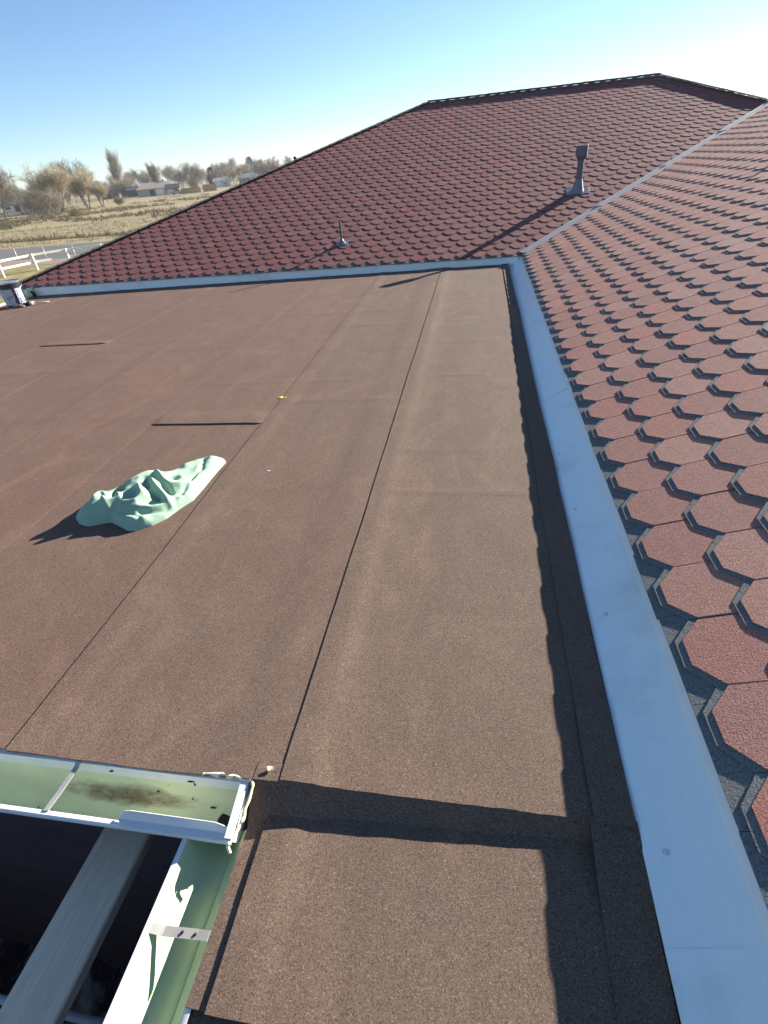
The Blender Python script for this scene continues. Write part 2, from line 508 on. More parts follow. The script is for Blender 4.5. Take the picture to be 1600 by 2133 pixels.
for si, (deck, items, mats) in enumerate(((slF, itemsF, [M['shingle_maroon'], M['shingle_under']]), (slG, itemsG, [M['shingle_red'], M['shingle_grey']]))):
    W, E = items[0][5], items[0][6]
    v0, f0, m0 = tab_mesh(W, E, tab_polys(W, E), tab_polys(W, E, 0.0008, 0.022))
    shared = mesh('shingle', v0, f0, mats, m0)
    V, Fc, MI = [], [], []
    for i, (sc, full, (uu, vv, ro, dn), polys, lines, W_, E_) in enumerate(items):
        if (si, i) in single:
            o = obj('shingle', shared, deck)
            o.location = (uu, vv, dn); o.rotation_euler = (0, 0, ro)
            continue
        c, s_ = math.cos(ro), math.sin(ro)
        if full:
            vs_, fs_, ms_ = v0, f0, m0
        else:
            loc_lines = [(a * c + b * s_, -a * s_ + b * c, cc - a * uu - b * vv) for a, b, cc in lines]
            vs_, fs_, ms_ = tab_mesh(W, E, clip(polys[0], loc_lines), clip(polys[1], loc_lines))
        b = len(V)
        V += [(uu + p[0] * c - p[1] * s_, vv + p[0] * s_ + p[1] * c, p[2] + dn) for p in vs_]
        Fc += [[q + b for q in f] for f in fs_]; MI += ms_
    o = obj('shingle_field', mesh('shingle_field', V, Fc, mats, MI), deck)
    o['kind'] = 'stuff'

# straight starter course showing in the notches of the first row
for deck, (ua, ub) in ((slF, (HIPX, VB.x)), (slG, (-FE, -YN))):
    mb = MB(); n_ = int((ub - ua) / 0.33)
    for i in range(n_):
        a = ua + (ub - ua) * i / n_; b = ua + (ub - ua) * (i + 1) / n_ - 0.002
        e0 = random.Random(i).uniform(-0.004, 0.004) - 0.022
        st_ = MB().prism([(a, e0), (b, e0), (b, 0.20), (a, 0.20)], -0.002, 0.0075)
        st_.build('starter_strip', M['shingle_grey'], deck)
# slopes that fall away behind the hips and ridges
def plain_slope(pts):
    mb = MB(); n = len(pts)
    nn = (pts[1] - pts[0]).cross(pts[2] - pts[0]).normalized()
    if nn.z < 0: pts = pts[::-1]; nn = -nn
    mb.add([p - nn * 0.003 for p in pts] + [p - nn * 0.04 for p in pts],
           [list(range(n)), list(range(2 * n - 1, n - 1, -1))] + [(i, n + i, n + (i + 1) % n, (i + 1) % n) for i in range(n)])
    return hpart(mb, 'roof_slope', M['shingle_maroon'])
HL = Vector((HIPX, FE, FZ)); BK = 22.6
plain_slope([HL, AP1, Vector((HIPX, BK, FZ))])
CO = Vector((VT.x + 4.76, BK, GZE))
plain_slope([AP1, AP2, CO, Vector((HIPX, BK, FZ))])
plain_slope([AP2, VT, CO])
plain_slope([VT, Vector((VT.x, YN, VT.z)), Vector((VT.x + 4.76, YN, GZE)), CO])

# hip and ridge caps: each a folded piece lapping the one below
def caps(A, B, step, wid, na, nb, zup=0.012, mat=None):
    d = (B - A); L = d.length; d.normalize()
    n = int(L / step)
    ta = na.cross(d).normalized(); tb = d.cross(nb).normalized()
    rnd = random.Random(int(A.x * 100))
    cap_me = {}
    for i in range(n + 1):
        P = A + d * (i * step); l = step + 0.05
        if i == n: l = min(l, L - i * step + 0.03)
        mb = MB()
        for sgn, t_, nn_ in ((1, ta, na), (-1, tb, nb)):
            pass
        up = (na + nb).normalized()
        h0, h1 = 0.005 + zup, zup
        j = rnd.uniform(-0.006, 0.006)
        p = []
        for (s0, hh) in ((0, h0), (l, h1)):
            c0 = P + d * s0 + up * hh
            p += [c0 + tl[0] * (wid + j) - up * 0.0 for tl in ((ta,),)]
            p += [c0 + ta * wid * 0.35 + up * 0.004, c0 + up * 0.006, c0 + tb * wid * 0.35 + up * 0.004, c0 + tb * (wid + j)]
        q = [x - up * 0.005 for x in p]
        f = [(k, k + 1, k + 6, k + 5) for k in range(4)]
        f += [(10 + k + 1, 10 + k, k, k + 1) for k in range(4)] + [(15 + k, 15 + k + 1, 5 + k + 1, 5 + k) for k in range(4)]
        f += [(0, 5, 15, 10), (4, 14, 19, 9)]
        mb.add(p + q, f)
        hpart(mb, 'ridge_cap', mat)
nF = Vector((0, -sn, cs)); nG = Vector((-sn, 0, cs)); nL = Vector((-sn, 0, cs)); nB = Vector((0, sn, cs)); nRt = Vector((0.42, 0.0, 0.9)).normalized()
caps(HL + Vector((0.02, 0.02, 0.0)), AP1, 0.235, 0.105, nF, nL, 0.005, M['cap_grey'])
caps(AP1, AP2, 0.235, 0.105, nF, nB, 0.005, M['cap_grey'])
nR2 = (VT - AP2).cross(Vector((0, -1, 0))).normalized(); nR2 = nR2 if nR2.z > 0 else -nR2
caps(VT, AP2, 0.235, 0.105, nR2, nF, 0.005, M['cap_grey'])

# white sloping eave flashing on the right, in lapped lengths, with screws
def apron(y0, y1, lift, seg):
    mb = MB(); prof = [(0.449, -0.020), (0.4435, 0.004), (0.449, 0.0075), (0.50, 0.034), (0.56, 0.073), (0.600, 0.104), (0.626, 0.118), (0.627, 0.124),
                       (0.610, 0.127), (0.6095, 0.131), (0.627, 0.150), (0.641, 0.168), (0.70, 0.180)]
    ny = max(2, int((y1 - y0) / 0.06)); pts = []
    for i in range(ny + 1):
        y = y0 + (y1 - y0) * i / ny
        for (x, z) in prof:
            w = 0.0035 * noise.noise(Vector((y * 1.1, x * 6, seg))) + 0.0016 * noise.noise(Vector((y * 4.0, x * 9, seg + 5)))
            pts.append((x - 0.5 * (w + lift), y, z + 0.85 * (w + lift)))
    n = len(prof)
    mb.add(pts, [(i * n + k, i * n + k + 1, (i + 1) * n + k + 1, (i + 1) * n + k) for i in range(ny) for k in range(n - 1)])
    mb.f = [f[::-1] for f in mb.f]
    mb.mi = [(1 if 8 <= k < 11 else 0) for i in range(ny) for k in range(n - 1)]
    o = hpart(mb, 'eave_flashing', [M['white_metal'], M['drip_metal']])
    shade_auto(o, 22)
    return o
segs = [apron(-3.0, 0.44, 0.0015, 1), apron(0.40, 3.52, 0.0, 2), apron(3.46, 6.1, 0.0015, 3), apron(6.04, 8.56, 0.0, 4)]
plain('screw', (0.64, 0.70, 0.72), 0.4, 0.5)
slm = Vector((0.131, 0, 0.0845)).normalized(); sln = Vector((-slm.z, 0, slm.x))
for (x, y) in ((0.470, 3.47), (0.482, 2.69), (0.488, 2.13), (0.498, 1.43), (0.491, 0.63), (0.50, 5.07), (0.49, 4.3), (0.49, 5.9), (0.49, 6.8), (0.49, 7.6), (0.50, -0.2)):
    mb = MB().lathe([(0.0085, -0.004), (0.0085, 0.0005), (0.006, 0.0016), (0.0058, 0.003), (0.0, 0.0032)], 10)
    P = Vector((x, y, 0.0075 + (x - 0.449) * 0.52 + 0.0005))
    mb.xform(Matrix.Translation(P) @ sln.to_track_quat('Z', 'Y').to_matrix().to_4x4())
    seg = segs[0] if y < 0.42 else segs[1] if y < 3.49 else segs[2] if y < 6.07 else segs[3]
    shade_auto(hpart(mb, 'screw', M['screw'], seg), 40)

# white fascia under the far slope
mb = MB()
prof = [(8.600, -0.01), (8.562, -0.004), (8.558, 0.018), (8.566, 0.022), (8.566, 0.108), (8.560, 0.112), (8.558, 0.146), (8.60, 0.160)]
npts = 60; pts = []
for i in range(npts + 1):
    x = -7.82 + (0.60 + 7.82) * i / npts
    for (y, z) in prof:
        w = 0.004 * noise.noise(Vector((x * 0.8, z * 5, 9)))
        pts.append((x, y + w, z))
n = len(prof)
mb.add(pts, [(i * n + k, i * n + k + 1, (i + 1) * n + k + 1, (i + 1) * n + k)[::-1] for i in range(npts) for k in range(n - 1)])
mb.mi = [(1 if k >= 5 else 0) for i in range(npts) for k in range(n - 1)]
shade_auto(hpart(mb, 'fascia', [M['white_metal'], M['drip_metal']]), 30)

# valley flashing between the two slopes
vd = (VT - VB); vl = vd.length; vd.normalize()
tg = nG.cross(vd).normalized()
if tg.x < 0: tg = -tg
tf = nF.cross(vd).normalized()
if tf.y < 0: tf = -tf
for i in range(4):
    a0, a1 = vl * i / 4 - 0.02, vl * (i + 1) / 4 + 0.03
    mb = MB(); P = []
    for a in (a0, a1):
        c0 = VB + vd * a + Vector((0, 0, 0.012 + (0.003 if i % 2 else 0)))
        P += [c0 + tf * 0.05 + nF * 0.022, c0 + tf * 0.045 + nF * 0.030, c0 + Vector((0, 0, 0.022)), c0 + tg * 0.100 + nG * 0.022, c0 + tg * 0.110 + nG * 0.012, c0 + tg * 0.112 - nG * 0.003]
    k = 6
    mb.add(P, [(j, j + 1, k + j + 1, k + j) for j in range(k - 1)] + [tuple(range(k)), tuple(range(2 * k - 1, k - 1, -1))])
    hpart(mb, 'valley_flashing', M['zinc'])

# short length of eave gutter past the flat roof corner
def half_round(n=10, r=0.065):
    return [(r * math.cos(math.pi + math.pi * k / n), r * math.sin(math.pi + math.pi * k / n)) for k in range(n + 1)]

# ------------------------------------------------------------------ flat roof
flat = thing('flat_roof', 'low flat roof covered with brown mineral roll roofing sheets', 'roof', (0, 0, 0))
mb = MB()
mb.box(-7.95, 0.72, 0.705, 8.80, -0.16, -0.012)
mb.box(-0.622, 0.72, -3.0, 0.698, -0.22, -0.075)
mb.build('deck', M['bitumen'], flat)

def ss(a, b, x):
    t = max(0, min(1, (x - a) / (b - a))); return t * t * (3 - 2 * t)
WR = [  # cross wrinkles: y, x from, x to, height, width, slope
    (2.28, -0.50, 0.30, 0.0040, 0.020, 0.02), (2.75, -0.45, 0.25, 0.0025, 0.03, 0.03), (3.55, -1.45, -0.6, 0.0032, 0.03, 0.01),
    (3.95, -2.3, -1.0, 0.0036, 0.025, 0.02), (4.02, -0.45, 0.1, 0.003, 0.02, -0.03), (3.30, -2.35, -1.55, 0.0060, 0.05, 0.0),
    (3.62, -2.2, -1.55, 0.0030, 0.010, 0.0), (4.75, -1.4, -0.5, 0.0028, 0.03, 0.03), (5.6, -1.4, 0.1, 0.0030, 0.03, 0.02),
    (3.28, -4.1, -2.45, 0.0040, 0.04, 0.01), (4.0, -3.9, -2.5, 0.0035, 0.03, -0.02), (4.4, -5.0, -3.0, 0.0035, 0.04, 0.02),
    (5.0, -4.2, -2.5, 0.0030, 0.04, 0.02), (5.35, -4.2, -2.0, 0.0030, 0.03, -0.01), (6.2, -3.5, -0.7, 0.0030, 0.04, 0.01),
    (6.9, -5.5, -3.0, 0.0035, 0.05, 0.01), (7.3, -2.5, 0.1, 0.0028, 0.05, 0.0), (2.55, -3.0, -2.45, 0.003, 0.04, 0.1), (6.6, -0.4, 0.2, 0.003, 0.03, 0.02),
    (4.9, -0.40, 0.25, 0.0025, 0.025, 0.0), (1.9, -1.4, -0.75, 0.0018, 0.04, 0.05)]
def tilt(x, y):                                # the deck falls from the far right corner to the gutters
    return 0.045 * max(0, (y - 0.7) / 7.86) * max(0, min(1, (x + 7.9) / 8.35))
def relief(x, y):
    z = tilt(x, y) + 0.0042 * noise.noise(Vector((x * 0.9, y * 0.7, 1.3))) + 0.0022 * noise.noise(Vector((x * 2.6, y * 2.2, 7.3)))
    z += 0.0010 * noise.noise(Vector((x * 8, y * 9, 2.3)))
    for (yc, xa, xb, a, w, sl) in WR:
        if xa - 0.2 < x < xb + 0.2:
            d = (y - yc - sl * (x - xa) - 0.02 * noise.noise(Vector((x * 3, yc, 0)))) / w
            if abs(d) < 3: z += 0.78 * a * math.exp(-d * d) * ss(xa - 0.1, xa + 0.1, x) * (1 - ss(xb - 0.1, xb + 0.1, x))
    return z
def wig(x0, y, amp=0.008):
    return x0 + amp * noise.noise(Vector((x0 * 7.7, y * 0.9, 4))) + amp * 0.35 * noise.noise(Vector((x0 * 3.1, y * 4.0, 14)))

def sheet(name, xl, xr, y0, y1, zf, wl_=0.008, wr_=0.008, dx=0.030, dy=0.034, skirt=0.009, drop=None, parent=flat, rag=0.0, seed=0):
    """one length of roll roofing: top surface with relief and cut edges"""
    nxx = max(2, int((xr - xl) / dx)); nyy = max(2, int((y1 - y0) / dy))
    V = []
    for j in range(nyy + 1):
        y = y0 + (y1 - y0) * j / nyy
        a = wig(xl, y, wl_); b = wig(xr, y, wr_)
        for i in range(nxx + 1):
            x = a + (b - a) * i / nxx
            yy = y
            if j == 0: yy += 0.004 * noise.noise(Vector((x * 5, y0, seed))) + rag * noise.noise(Vector((x * 22, y0, seed)))
            V.append(Vector((x, yy, zf(x, yy))))
    n1 = nxx + 1
    Fc = [(j * n1 + i, j * n1 + i + 1, (j + 1) * n1 + i + 1, (j + 1) * n1 + i) for j in range(nyy) for i in range(nxx)]
    def side(idx, h, oy=0.0):
        b = len(V)
        m2 = len(idx)
        for k in idx: V.append(V[k].copy())
        for k in idx: V.append(V[k] - Vector((0, oy, h)))
        for k in range(m2 - 1): Fc.append((b + k + 1, b + k, b + m2 + k, b + m2 + k + 1))
    side([i for i in range(n1)][::-1], drop if drop else skirt, 0.105 if drop else 0.0)
    side([nyy * n1 + i for i in range(n1)], skirt)
    side([j * n1 for j in range(nyy + 1)], skirt)
    side([j * n1 + nxx for j in range(nyy + 1)][::-1], skirt)
    me = mesh(name, V, Fc, [M['membrane']])
    o = obj(name, me, parent)
    w_ = max(0.0, min(1.0, (-0.2 - (xl + xr) / 2) / 2.2))        # reddish sheen over the left rolls, painted into their tint
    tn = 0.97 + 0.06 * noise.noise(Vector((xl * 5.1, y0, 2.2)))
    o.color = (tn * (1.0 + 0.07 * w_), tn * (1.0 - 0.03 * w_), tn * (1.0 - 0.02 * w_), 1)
    top = nyy * nxx
    me.polygons.foreach_set('use_smooth', [k < top for k in range(len(me.polygons))])
    return o

T = 0.0042
NEAR = 0.700
cols = [0.37, -0.548, -1.502, -2.392, -3.30, -4.228, -5.132, -6.05, -6.97, -7.93]
# over[i] True: sheet i lies over sheet i+1 (edge away from the sun, dark line); False: the next sheet lies over it
over = [True, True, False, False, False, False, False, False]
LAP = 0.09
def zsheet(i):
    xr, xl = cols[i], cols[i + 1]
    def zf(x, y):
        z = T + relief(x, y)
        if i > 0 and not over[i - 1]:                       # this sheet lies over its right neighbour
            z += 0.0022 * ss(xr - LAP - 0.05, xr - LAP + 0.01, x) - 0.0013 * ss(xr - 0.04, xr, x)
        if i < 8 and over[i]:                               # over its left neighbour
            z += (T + 0.0004) * (1 - ss(xl + LAP - 0.02, xl + LAP + 0.05, x))
        if i == 1: z += 0.0065 * ss(-0.86, -0.66, x)         # swelling beside the first seam
        if i == 0: z += 0.0065 * (1 - ss(-0.50, -0.30, x))
        return z
    return zf
for i in range(9):
    xr, xl = cols[i], cols[i + 1]
    zf = zsheet(i)
    xl2 = xl if (i < 8 and over[i]) or i == 8 else xl - LAP + 0.01   # run under the neighbour that covers it
    xr2 = xr + LAP - 0.01 if (i > 0 and over[i - 1]) else xr
    if i == 0: xr2 = 0.40
    near = NEAR
    if i == 2:
        sheet('membrane_sheet', xl2, xr2, near, 3.26, zf, seed=i)
        zf3 = lambda x, y, zf=zf, xl=xl, xr=xr: zf(x, y) + 0.0085 * (1 - ss(3.21, 3.34, y)) * ss(xl - 0.01, xl + 0.05, x) * (1 - ss(xr - 0.05, xr + 0.01, x)) + 0.0004
        sheet('membrane_sheet', xl2 + 0.002, xr2 - 0.002, 3.146, 8.56, zf3, seed=i, skirt=0.012)
    elif i == 5:
        sheet('membrane_sheet', xl2, xr2, near, 5.43, zf, seed=i)
        zf3 = lambda x, y, zf=zf, xl=xl, xr=xr: zf(x, y) + 0.0085 * (1 - ss(5.38, 5.52, y)) * ss(xl - 0.01, xl + 0.05, x) * (1 - ss(xr - 0.05, xr + 0.01, x)) + 0.0004
        sheet('membrane_sheet', xl2 + 0.002, xr2, 5.33, 8.56, zf3, seed=i, skirt=0.010)
    elif i == 0:
        sheet('membrane_sheet', xl2, xr2, NEAR, 8.56, zf, drop=0.085, dx=0.025, dy=0.026, seed=i, rag=0.003)
    elif i == 1:
        sheet('membrane_sheet', xl2, xr2, NEAR - 0.006, 8.56, zf, dx=0.025, dy=0.028, seed=i)
        sheet('step_flap', -0.634, -0.542, NEAR - 0.0065, NEAR + 0.05, lambda x, y, zf=zf: zf(x, y) + 0.0015, drop=0.085, dx=0.02, dy=0.02, seed=i)
    else:
        sheet('membrane_sheet', xl2, xr2, near, 8.56, zf, dx=0.045, dy=0.05, seed=i)
# turned-up edge strips along the right eave
def zstrip(x, y): return 0.0095 + relief(x, y) 
def strip_x(y): return 0.335 + 0.030 * ss(1.0, 4.0, y)
for (a, b, l) in ((1.056, 4.6, 0.0), (4.56, 8.56, 0.003), (NEAR - 0.01, 1.075, 0.004)):
    sheet('edge_strip', 0.336 if b < 5 else 0.352, 0.441, a, b, lambda x, y, l=l: zstrip(x, y) + l, dx=0.02, dy=0.03, skirt=0.006, rag=0.004)
# the lower roof towards the viewer
def dlow(x): return 0.030 + 0.026 * (0.45 - x) / 1.07
def zlow(x, y):
    return -dlow(x) + 0.8 * (relief(x * 1.3 + 5, y * 1.3 + 3) - tilt(x * 1.3 + 5, y * 1.3 + 3)) 
sheet('membrane_sheet', -0.572, 0.40, 0.200, 0.72, lambda x, y: zlow(x, y) + T + 0.0055 * (1 - ss(-0.5, -0.42, x)), dx=0.02, dy=0.02, skirt=0.010)
sheet('membrane_sheet', -0.626, -0.49, 0.205, 0.72, lambda x, y: zlow(x, y) + 0.0005, dx=0.02, dy=0.02, skirt=0.012)
sheet('membrane_sheet', -0.58, 0.40, -3.0, 0.24, lambda x, y: zlow(x, y) - 0.004, dx=0.03, dy=0.04, skirt=0.008)
sheet('membrane_sheet', -0.626, -0.50, -3.0, 0.24, lambda x, y: zlow(x, y) - 0.008, dx=0.03, dy=0.04, skirt=0.008)
sheet('edge_strip', 0.325, 0.446, -3.0, 0.705, lambda x, y: (zlow(x, y) + 0.010) * (1 - ss(0.46, 0.70, y)) + 0.009 * ss(0.46, 0.70, y), dx=0.02, dy=0.03, skirt=0.006)

# ------------------------------------------------------------------ the opening below: yard in added dark shaft, plank, rail
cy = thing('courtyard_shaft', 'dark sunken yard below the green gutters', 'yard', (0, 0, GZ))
for nm, b in (('floor', (-4.2, -0.6, -3.2, 0.9, 0.012, 0.03)), ('side_shade_wall', (-0.66, -0.60, -3.0, 0.58, 0.03, 2.80)), ('back_shade_wall', (-4.2, -0.6, 0.74, 0.80, 0.03, 2.83)),
              ('side_shade_wall', (-4.26, -4.2, -3.2, 0.8, 0.03, 2.83)), ('front_shade_wall', (-4.2, -0.67, -3.26, -3.2, 0.03, 2.83))):
    MB().box(*b).build(nm, M['pit_soil'] if nm == 'floor' else M['pit_wall'], cy)  # dark walls added round the yard to keep sky light out
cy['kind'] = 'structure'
del cy['category']
pl = MB().cbox(-0.083, 0.083, -2.6, 0.72, -0.045, 0, 0.005).build('plank', M['grey_wood'])
pl.location = (-1.105, 0, -0.222); pl.rotation_euler = (0, 0, R(-1.2))
tag(pl, 'weathered grey wooden plank bridging the dark opening under the gutters', 'plank')
rail = MB().tube([(-4.1, 0.235, -0.62), (-0.68, 0.205, -0.62)], 0.012, 10).build('rail', M['white_trim'], None, True)
tag(rail, 'thin white rail crossing the dark opening beneath the plank', 'rail')

# ------------------------------------------------------------------ gutters
def strap(parent, pts, w_axis, w, mat):
    mb = MB(); P = [Vector(p) for p in pts]; wa = Vector(w_axis) * w / 2
    v = []
    for p in P: v += [p - wa, p + wa, p + wa - Vector((0, 0, 0.0025)), p - wa - Vector((0, 0, 0.0025))]
    f = []
    for i in range(len(P) - 1):
        for k in range(4): f.append((i * 4 + k, i * 4 + (k + 1) % 4, i * 4 + 4 + (k + 1) % 4, i * 4 + 4 + k))
    f += [(3, 2, 1, 0), tuple(4 * (len(P) - 1) + k for k in range(4))]
    mb.add(v, f)
    return mb.build('hanger_strap', mat, parent)

g1 = thing('rain_gutter', 'green rain gutter with rusty silt running across at the edge of the flat roof', 'gutter', (0, 0, 0), 0, 'gutters round the dark opening')
# profile in (y,z): back flange on the roof edge, back wall, curved floor, front wall, rolled lip
gp = [(0.705, -0.004), (0.688, -0.006), (0.686, -0.030), (0.682, -0.046), (0.672, -0.066), (0.655, -0.082), (0.632, -0.090), (0.606, -0.092), (0.580, -0.088), (0.562, -0.074), (0.556, -0.050), (0.554, -0.036),
      (0.552, -0.0325), (0.541, -0.0325), (0.537, -0.037), (0.537, -0.052)]
def trough(prof, axis, a0, a1, step, matidx, name, mats, parent, hole=None, thick=0.0015):
    mb = MB(); N = max(2, int((a1 - a0) / step)); n = len(prof); pts = []
    for i in range(N + 1):
        a = a0 + (a1 - a0) * i / N
        for (p, z) in prof:
            w = 0.0016 * noise.noise(Vector((a * 2.3, p * 8, 3)))
            pts.append((a, p + w, z + w) if axis == 'x' else (p + w, a, z + w))
    F_, mi = [], []
    for i in range(N):
        for k in range(n - 1):
            q = (i * n + k, i * n + k + 1, (i + 1) * n + k + 1, (i + 1) * n + k)
            F_.append(q if axis == 'y' else q[::-1]); mi.append(matidx[k])
    mb.v = [Vector(p) for p in pts]; mb.f = [list(q) for q in F_]; mb.mi = mi
    o = mb.build(name, mats, parent)
    shade_auto(o, 40)
    return o
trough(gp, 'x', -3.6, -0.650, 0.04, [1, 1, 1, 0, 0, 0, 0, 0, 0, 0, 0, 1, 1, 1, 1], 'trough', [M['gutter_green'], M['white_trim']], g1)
strap(g1, [(-1.232, 0.69, -0.002), (-1.236, 0.676, -0.012), (-1.248, 0.60, -0.024), (-1.258, 0.550, -0.030)], (1, 0.1, 0), 0.017, M['galv_strap'])
strap(g1, [(-2.10, 0.69, -0.002), (-2.10, 0.676, -0.012), (-2.11, 0.60, -0.024), (-2.12, 0.550, -0.030)], (1, 0.1, 0), 0.017, M['galv_strap'])
# outlet collar; a black disc paints the dark of the drain hole
mb = MB().lathe([(0.043, 0.0025), (0.041, 0.0045), (0.039, 0.0025), (0.0385, -0.0), ], 28)
oc = mb.build('outlet_collar', M['gutter_green'], g1, True, (-0.700, 0.608, -0.0915))
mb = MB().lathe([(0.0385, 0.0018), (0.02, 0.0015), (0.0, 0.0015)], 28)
mb.build('mouth_shade', M['black_hole'], oc, False)
# end cap: bent plates and a bead of old foam
mb = MB()
ec = [(0.690, 0.000), (0.690, -0.050), (0.668, -0.085), (0.60, -0.095), (0.556, -0.080), (0.540, -0.035), (0.540, -0.012)]
v = [(-0.650, y, z) for y, z in ec] + [(-0.646, y, z) for y, z in ec]
nn = len(ec)
mb.add(v, [list(range(nn)), list(range(2 * nn - 1, nn - 1, -1))] + [(i, nn + i, nn + (i + 1) % nn, (i + 1) % nn) for i in range(nn)])
mb.add([(-0.672, 0.690, 0.004), (-0.648, 0.690, 0.004), (-0.643, 0.538, -0.010), (-0.664, 0.538, -0.010),
        (-0.672, 0.690, 0.001), (-0.648, 0.690, 0.001), (-0.643, 0.538, -0.013), (-0.664, 0.538, -0.013)],
       [(0, 3, 2, 1), (4, 5, 6, 7), (0, 1, 5, 4), (1, 2, 6, 5), (2, 3, 7, 6), (3, 0, 4, 7)])
mb.build('end_cap', M['white_trim'], g1)
def bead(pts, r, seed, name, parent, mat):
    mb = MB(); P = []; rr = []
    rnd = random.Random(seed)
    for i in range(len(pts) - 1):
        a, b = Vector(pts[i]), Vector(pts[i + 1]); k = max(2, int((b - a).length / 0.0035))
        for j in range(k):
            t = j / k; p = a.lerp(b, t)
            q_ = p * 38
            P.append(p + Vector((noise.noise(q_), noise.noise(q_ + Vector((9, 0, 0))), 0.5 * noise.noise(q_ + Vector((0, 9, 0))))) * r * 1.1)
            rr.append(r * (0.8 + 0.5 * noise.noise(p * 55) + 0.18 * noise.noise(p * 150)))
    mb.tube(P, rr, 7)
    return mb.build(name, mat, parent, True)
bead([(-0.80, 0.700, 0.003), (-0.70, 0.700, 0.006), (-0.636, 0.694, 0.006), (-0.628, 0.66, 0.000), (-0.632, 0.60, -0.014), (-0.640, 0.545, -0.022), (-0.652, 0.528, -0.024), (-0.645, 0.515, -0.045)], 0.0058, 3, 'foam_bead', g1, M['foam'])
# twigs and leaf bits lying in the trough are one scatter of debris
rnd = random.Random(12); mb = MB()
for (x, y, z, l, a) in ((-0.96, 0.662, -0.076, 0.010, 0.3), (-0.84, 0.655, -0.081, 0.008, 1.5), (-0.765, 0.640, -0.086, 0.020, 0.1), (-1.12, 0.684, -0.030, 0.016, 0.2), (-0.845, 0.684, -0.034, 0.024, 0.15), (-0.835, 0.682, -0.044, 0.014, 1.9), (-1.33, 0.575, -0.084, 0.008, 0.8), (-1.6, 0.62, -0.09, 0.012, 0.5)):
    d = Vector((math.cos(a), 0.25 * math.sin(a), math.sin(a) * 0.6)) * l / 2
    mb.tube([Vector((x, y, z + 0.003)) - d, Vector((x, y, z + 0.004)), Vector((x, y, z + 0.003)) + d], [0.0015, 0.0028, 0.0012], 5)
o = mb.build('leaf_litter', M['black_hole']); tag(o, 'small dark twigs and leaf bits lying in the green gutter', 'litter', None, 'stuff')

# loose white angle strip lying on the front lip
st = MB()
def strip_pt(x, s, up): return Vector((x, 0.545 - 0.03 * (x + 0.65) * 0.0 + s, -0.030 + up))
xa, xb = -1.012, -0.655
prof_pts = [(-1.012, 0.002), (-0.985, 0.0), (-0.70, 0.0), (-0.655, 0.002)]
low, mid_, top_ = [], [], []
N = 16
for i in range(N + 1):
    t = i / N; x = xa + (xb - xa) * t
    e = min(1, (x - xa) / 0.030, (xb - x) / 0.045)
    e2 = min(1, (x - xa) / 0.020, (xb - x) / 0.012)
    low.append(Vector((x, 0.556 - 0.016 * e2 - 0.004, -0.028))); mid_.append(Vector((x, 0.556, -0.027))); top_.append(Vector((x, 0.568, -0.027 + 0.002 + 0.030 * max(0.05, e))))
n1 = N + 1
st.add(low + mid_ + top_ + [p + Vector((0, 0.0015, -0.001)) for p in low + mid_ + top_],
       [(r * n1 + i, r * n1 + i + 1, (r + 1) * n1 + i + 1, (r + 1) * n1 + i) for r in range(2) for i in range(N)] +
       [((3 + r) * n1 + i, (4 + r) * n1 + i, (4 + r) * n1 + i + 1, (3 + r) * n1 + i + 1) for r in range(2) for i in range(N)] +
       [(2 * n1 + i, 2 * n1 + i + 1, 5 * n1 + i + 1, 5 * n1 + i) for i in range(N)])
so = st.build('metal_strip', M['white_trim'])
tag(so, 'bent white metal angle strip with pointed ends on the gutter lip', 'metal strip')

g2 = thing('rain_gutter', 'green gutter with sunlit white outer wall running towards the viewer', 'gutter', (0, 0, 0), 0, 'gutters round the dark opening')
gp2 = [(-0.612, -0.058), (-0.628, -0.060), (-0.634, -0.066), (-0.664, -0.098), (-0.668, -0.108), (-0.674, -0.108), (-0.690, -0.118), (-0.716, -0.122), (-0.738, -0.114), (-0.752, -0.098), (-0.775, -0.062), (-0.786, -0.046),
       (-0.790, -0.045), (-0.800, -0.045), (-0.803, -0.050), (-0.803, -0.085)]
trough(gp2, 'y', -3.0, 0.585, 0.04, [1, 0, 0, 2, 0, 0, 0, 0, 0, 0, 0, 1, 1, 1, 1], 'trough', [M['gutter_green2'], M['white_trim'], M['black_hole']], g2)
strap(g2, [(-0.628, 0.335, -0.050), (-0.66, 0.335, -0.054), (-0.75, 0.331, -0.056), (-0.795, 0.330, -0.044)], (0, 1, 0), 0.022, M['galv_strap'])
strap(g2, [(-0.628, -0.5, -0.050), (-0.66, -0.5, -0.054), (-0.75, -0.5, -0.056), (-0.795, -0.5, -0.044)], (0, 1, 0), 0.022, M['galv_strap'])
for o_, dz in ((g2.children[1], 0), ):
    for xx in (-0.665, -0.70):
        MB().lathe([(0.004, 0), (0.0035, 0.0022), (0, 0.0026)], 8).build('rivet', M['bitumen'], o_, True, (xx, 0.334, -0.0535))
# third gutter: along the left edge, only its green end shows by the fascia
g3 = thing('rain_gutter', 'green gutter end with dark outlet beside the white fascia and bucket', 'gutter', (0, 0, 0), 0, 'gutters at the flat roof left edge')
gp3 = [(-7.95, 0.02), (-7.955, -0.03), (-7.975, -0.07), (-8.01, -0.085), (-8.05, -0.08), (-8.075, -0.05), (-8.08, 0.0), (-8.09, 0.004)]
trough(gp3, 'y', 3.0, 8.50, 0.1, [1, 0, 0, 0, 0, 0, 1], 'trough', [M['gutter_green2'], M['white_trim']], g3)
MB().cbox(-7.93, -7.80, 8.535, 8.552, 0.015, 0.150, 0.004).build('end_plate', M['gutter_green2'], g3)
mb = MB().tube([(-7.93, 8.30, 0.030), (-7.84, 8.40, 0.035), (-7.76, 8.47, 0.06)], [0.045, 0.045, 0.045], 12)
mb.build('outlet_elbow', M['gutter_green2'], g3, True)
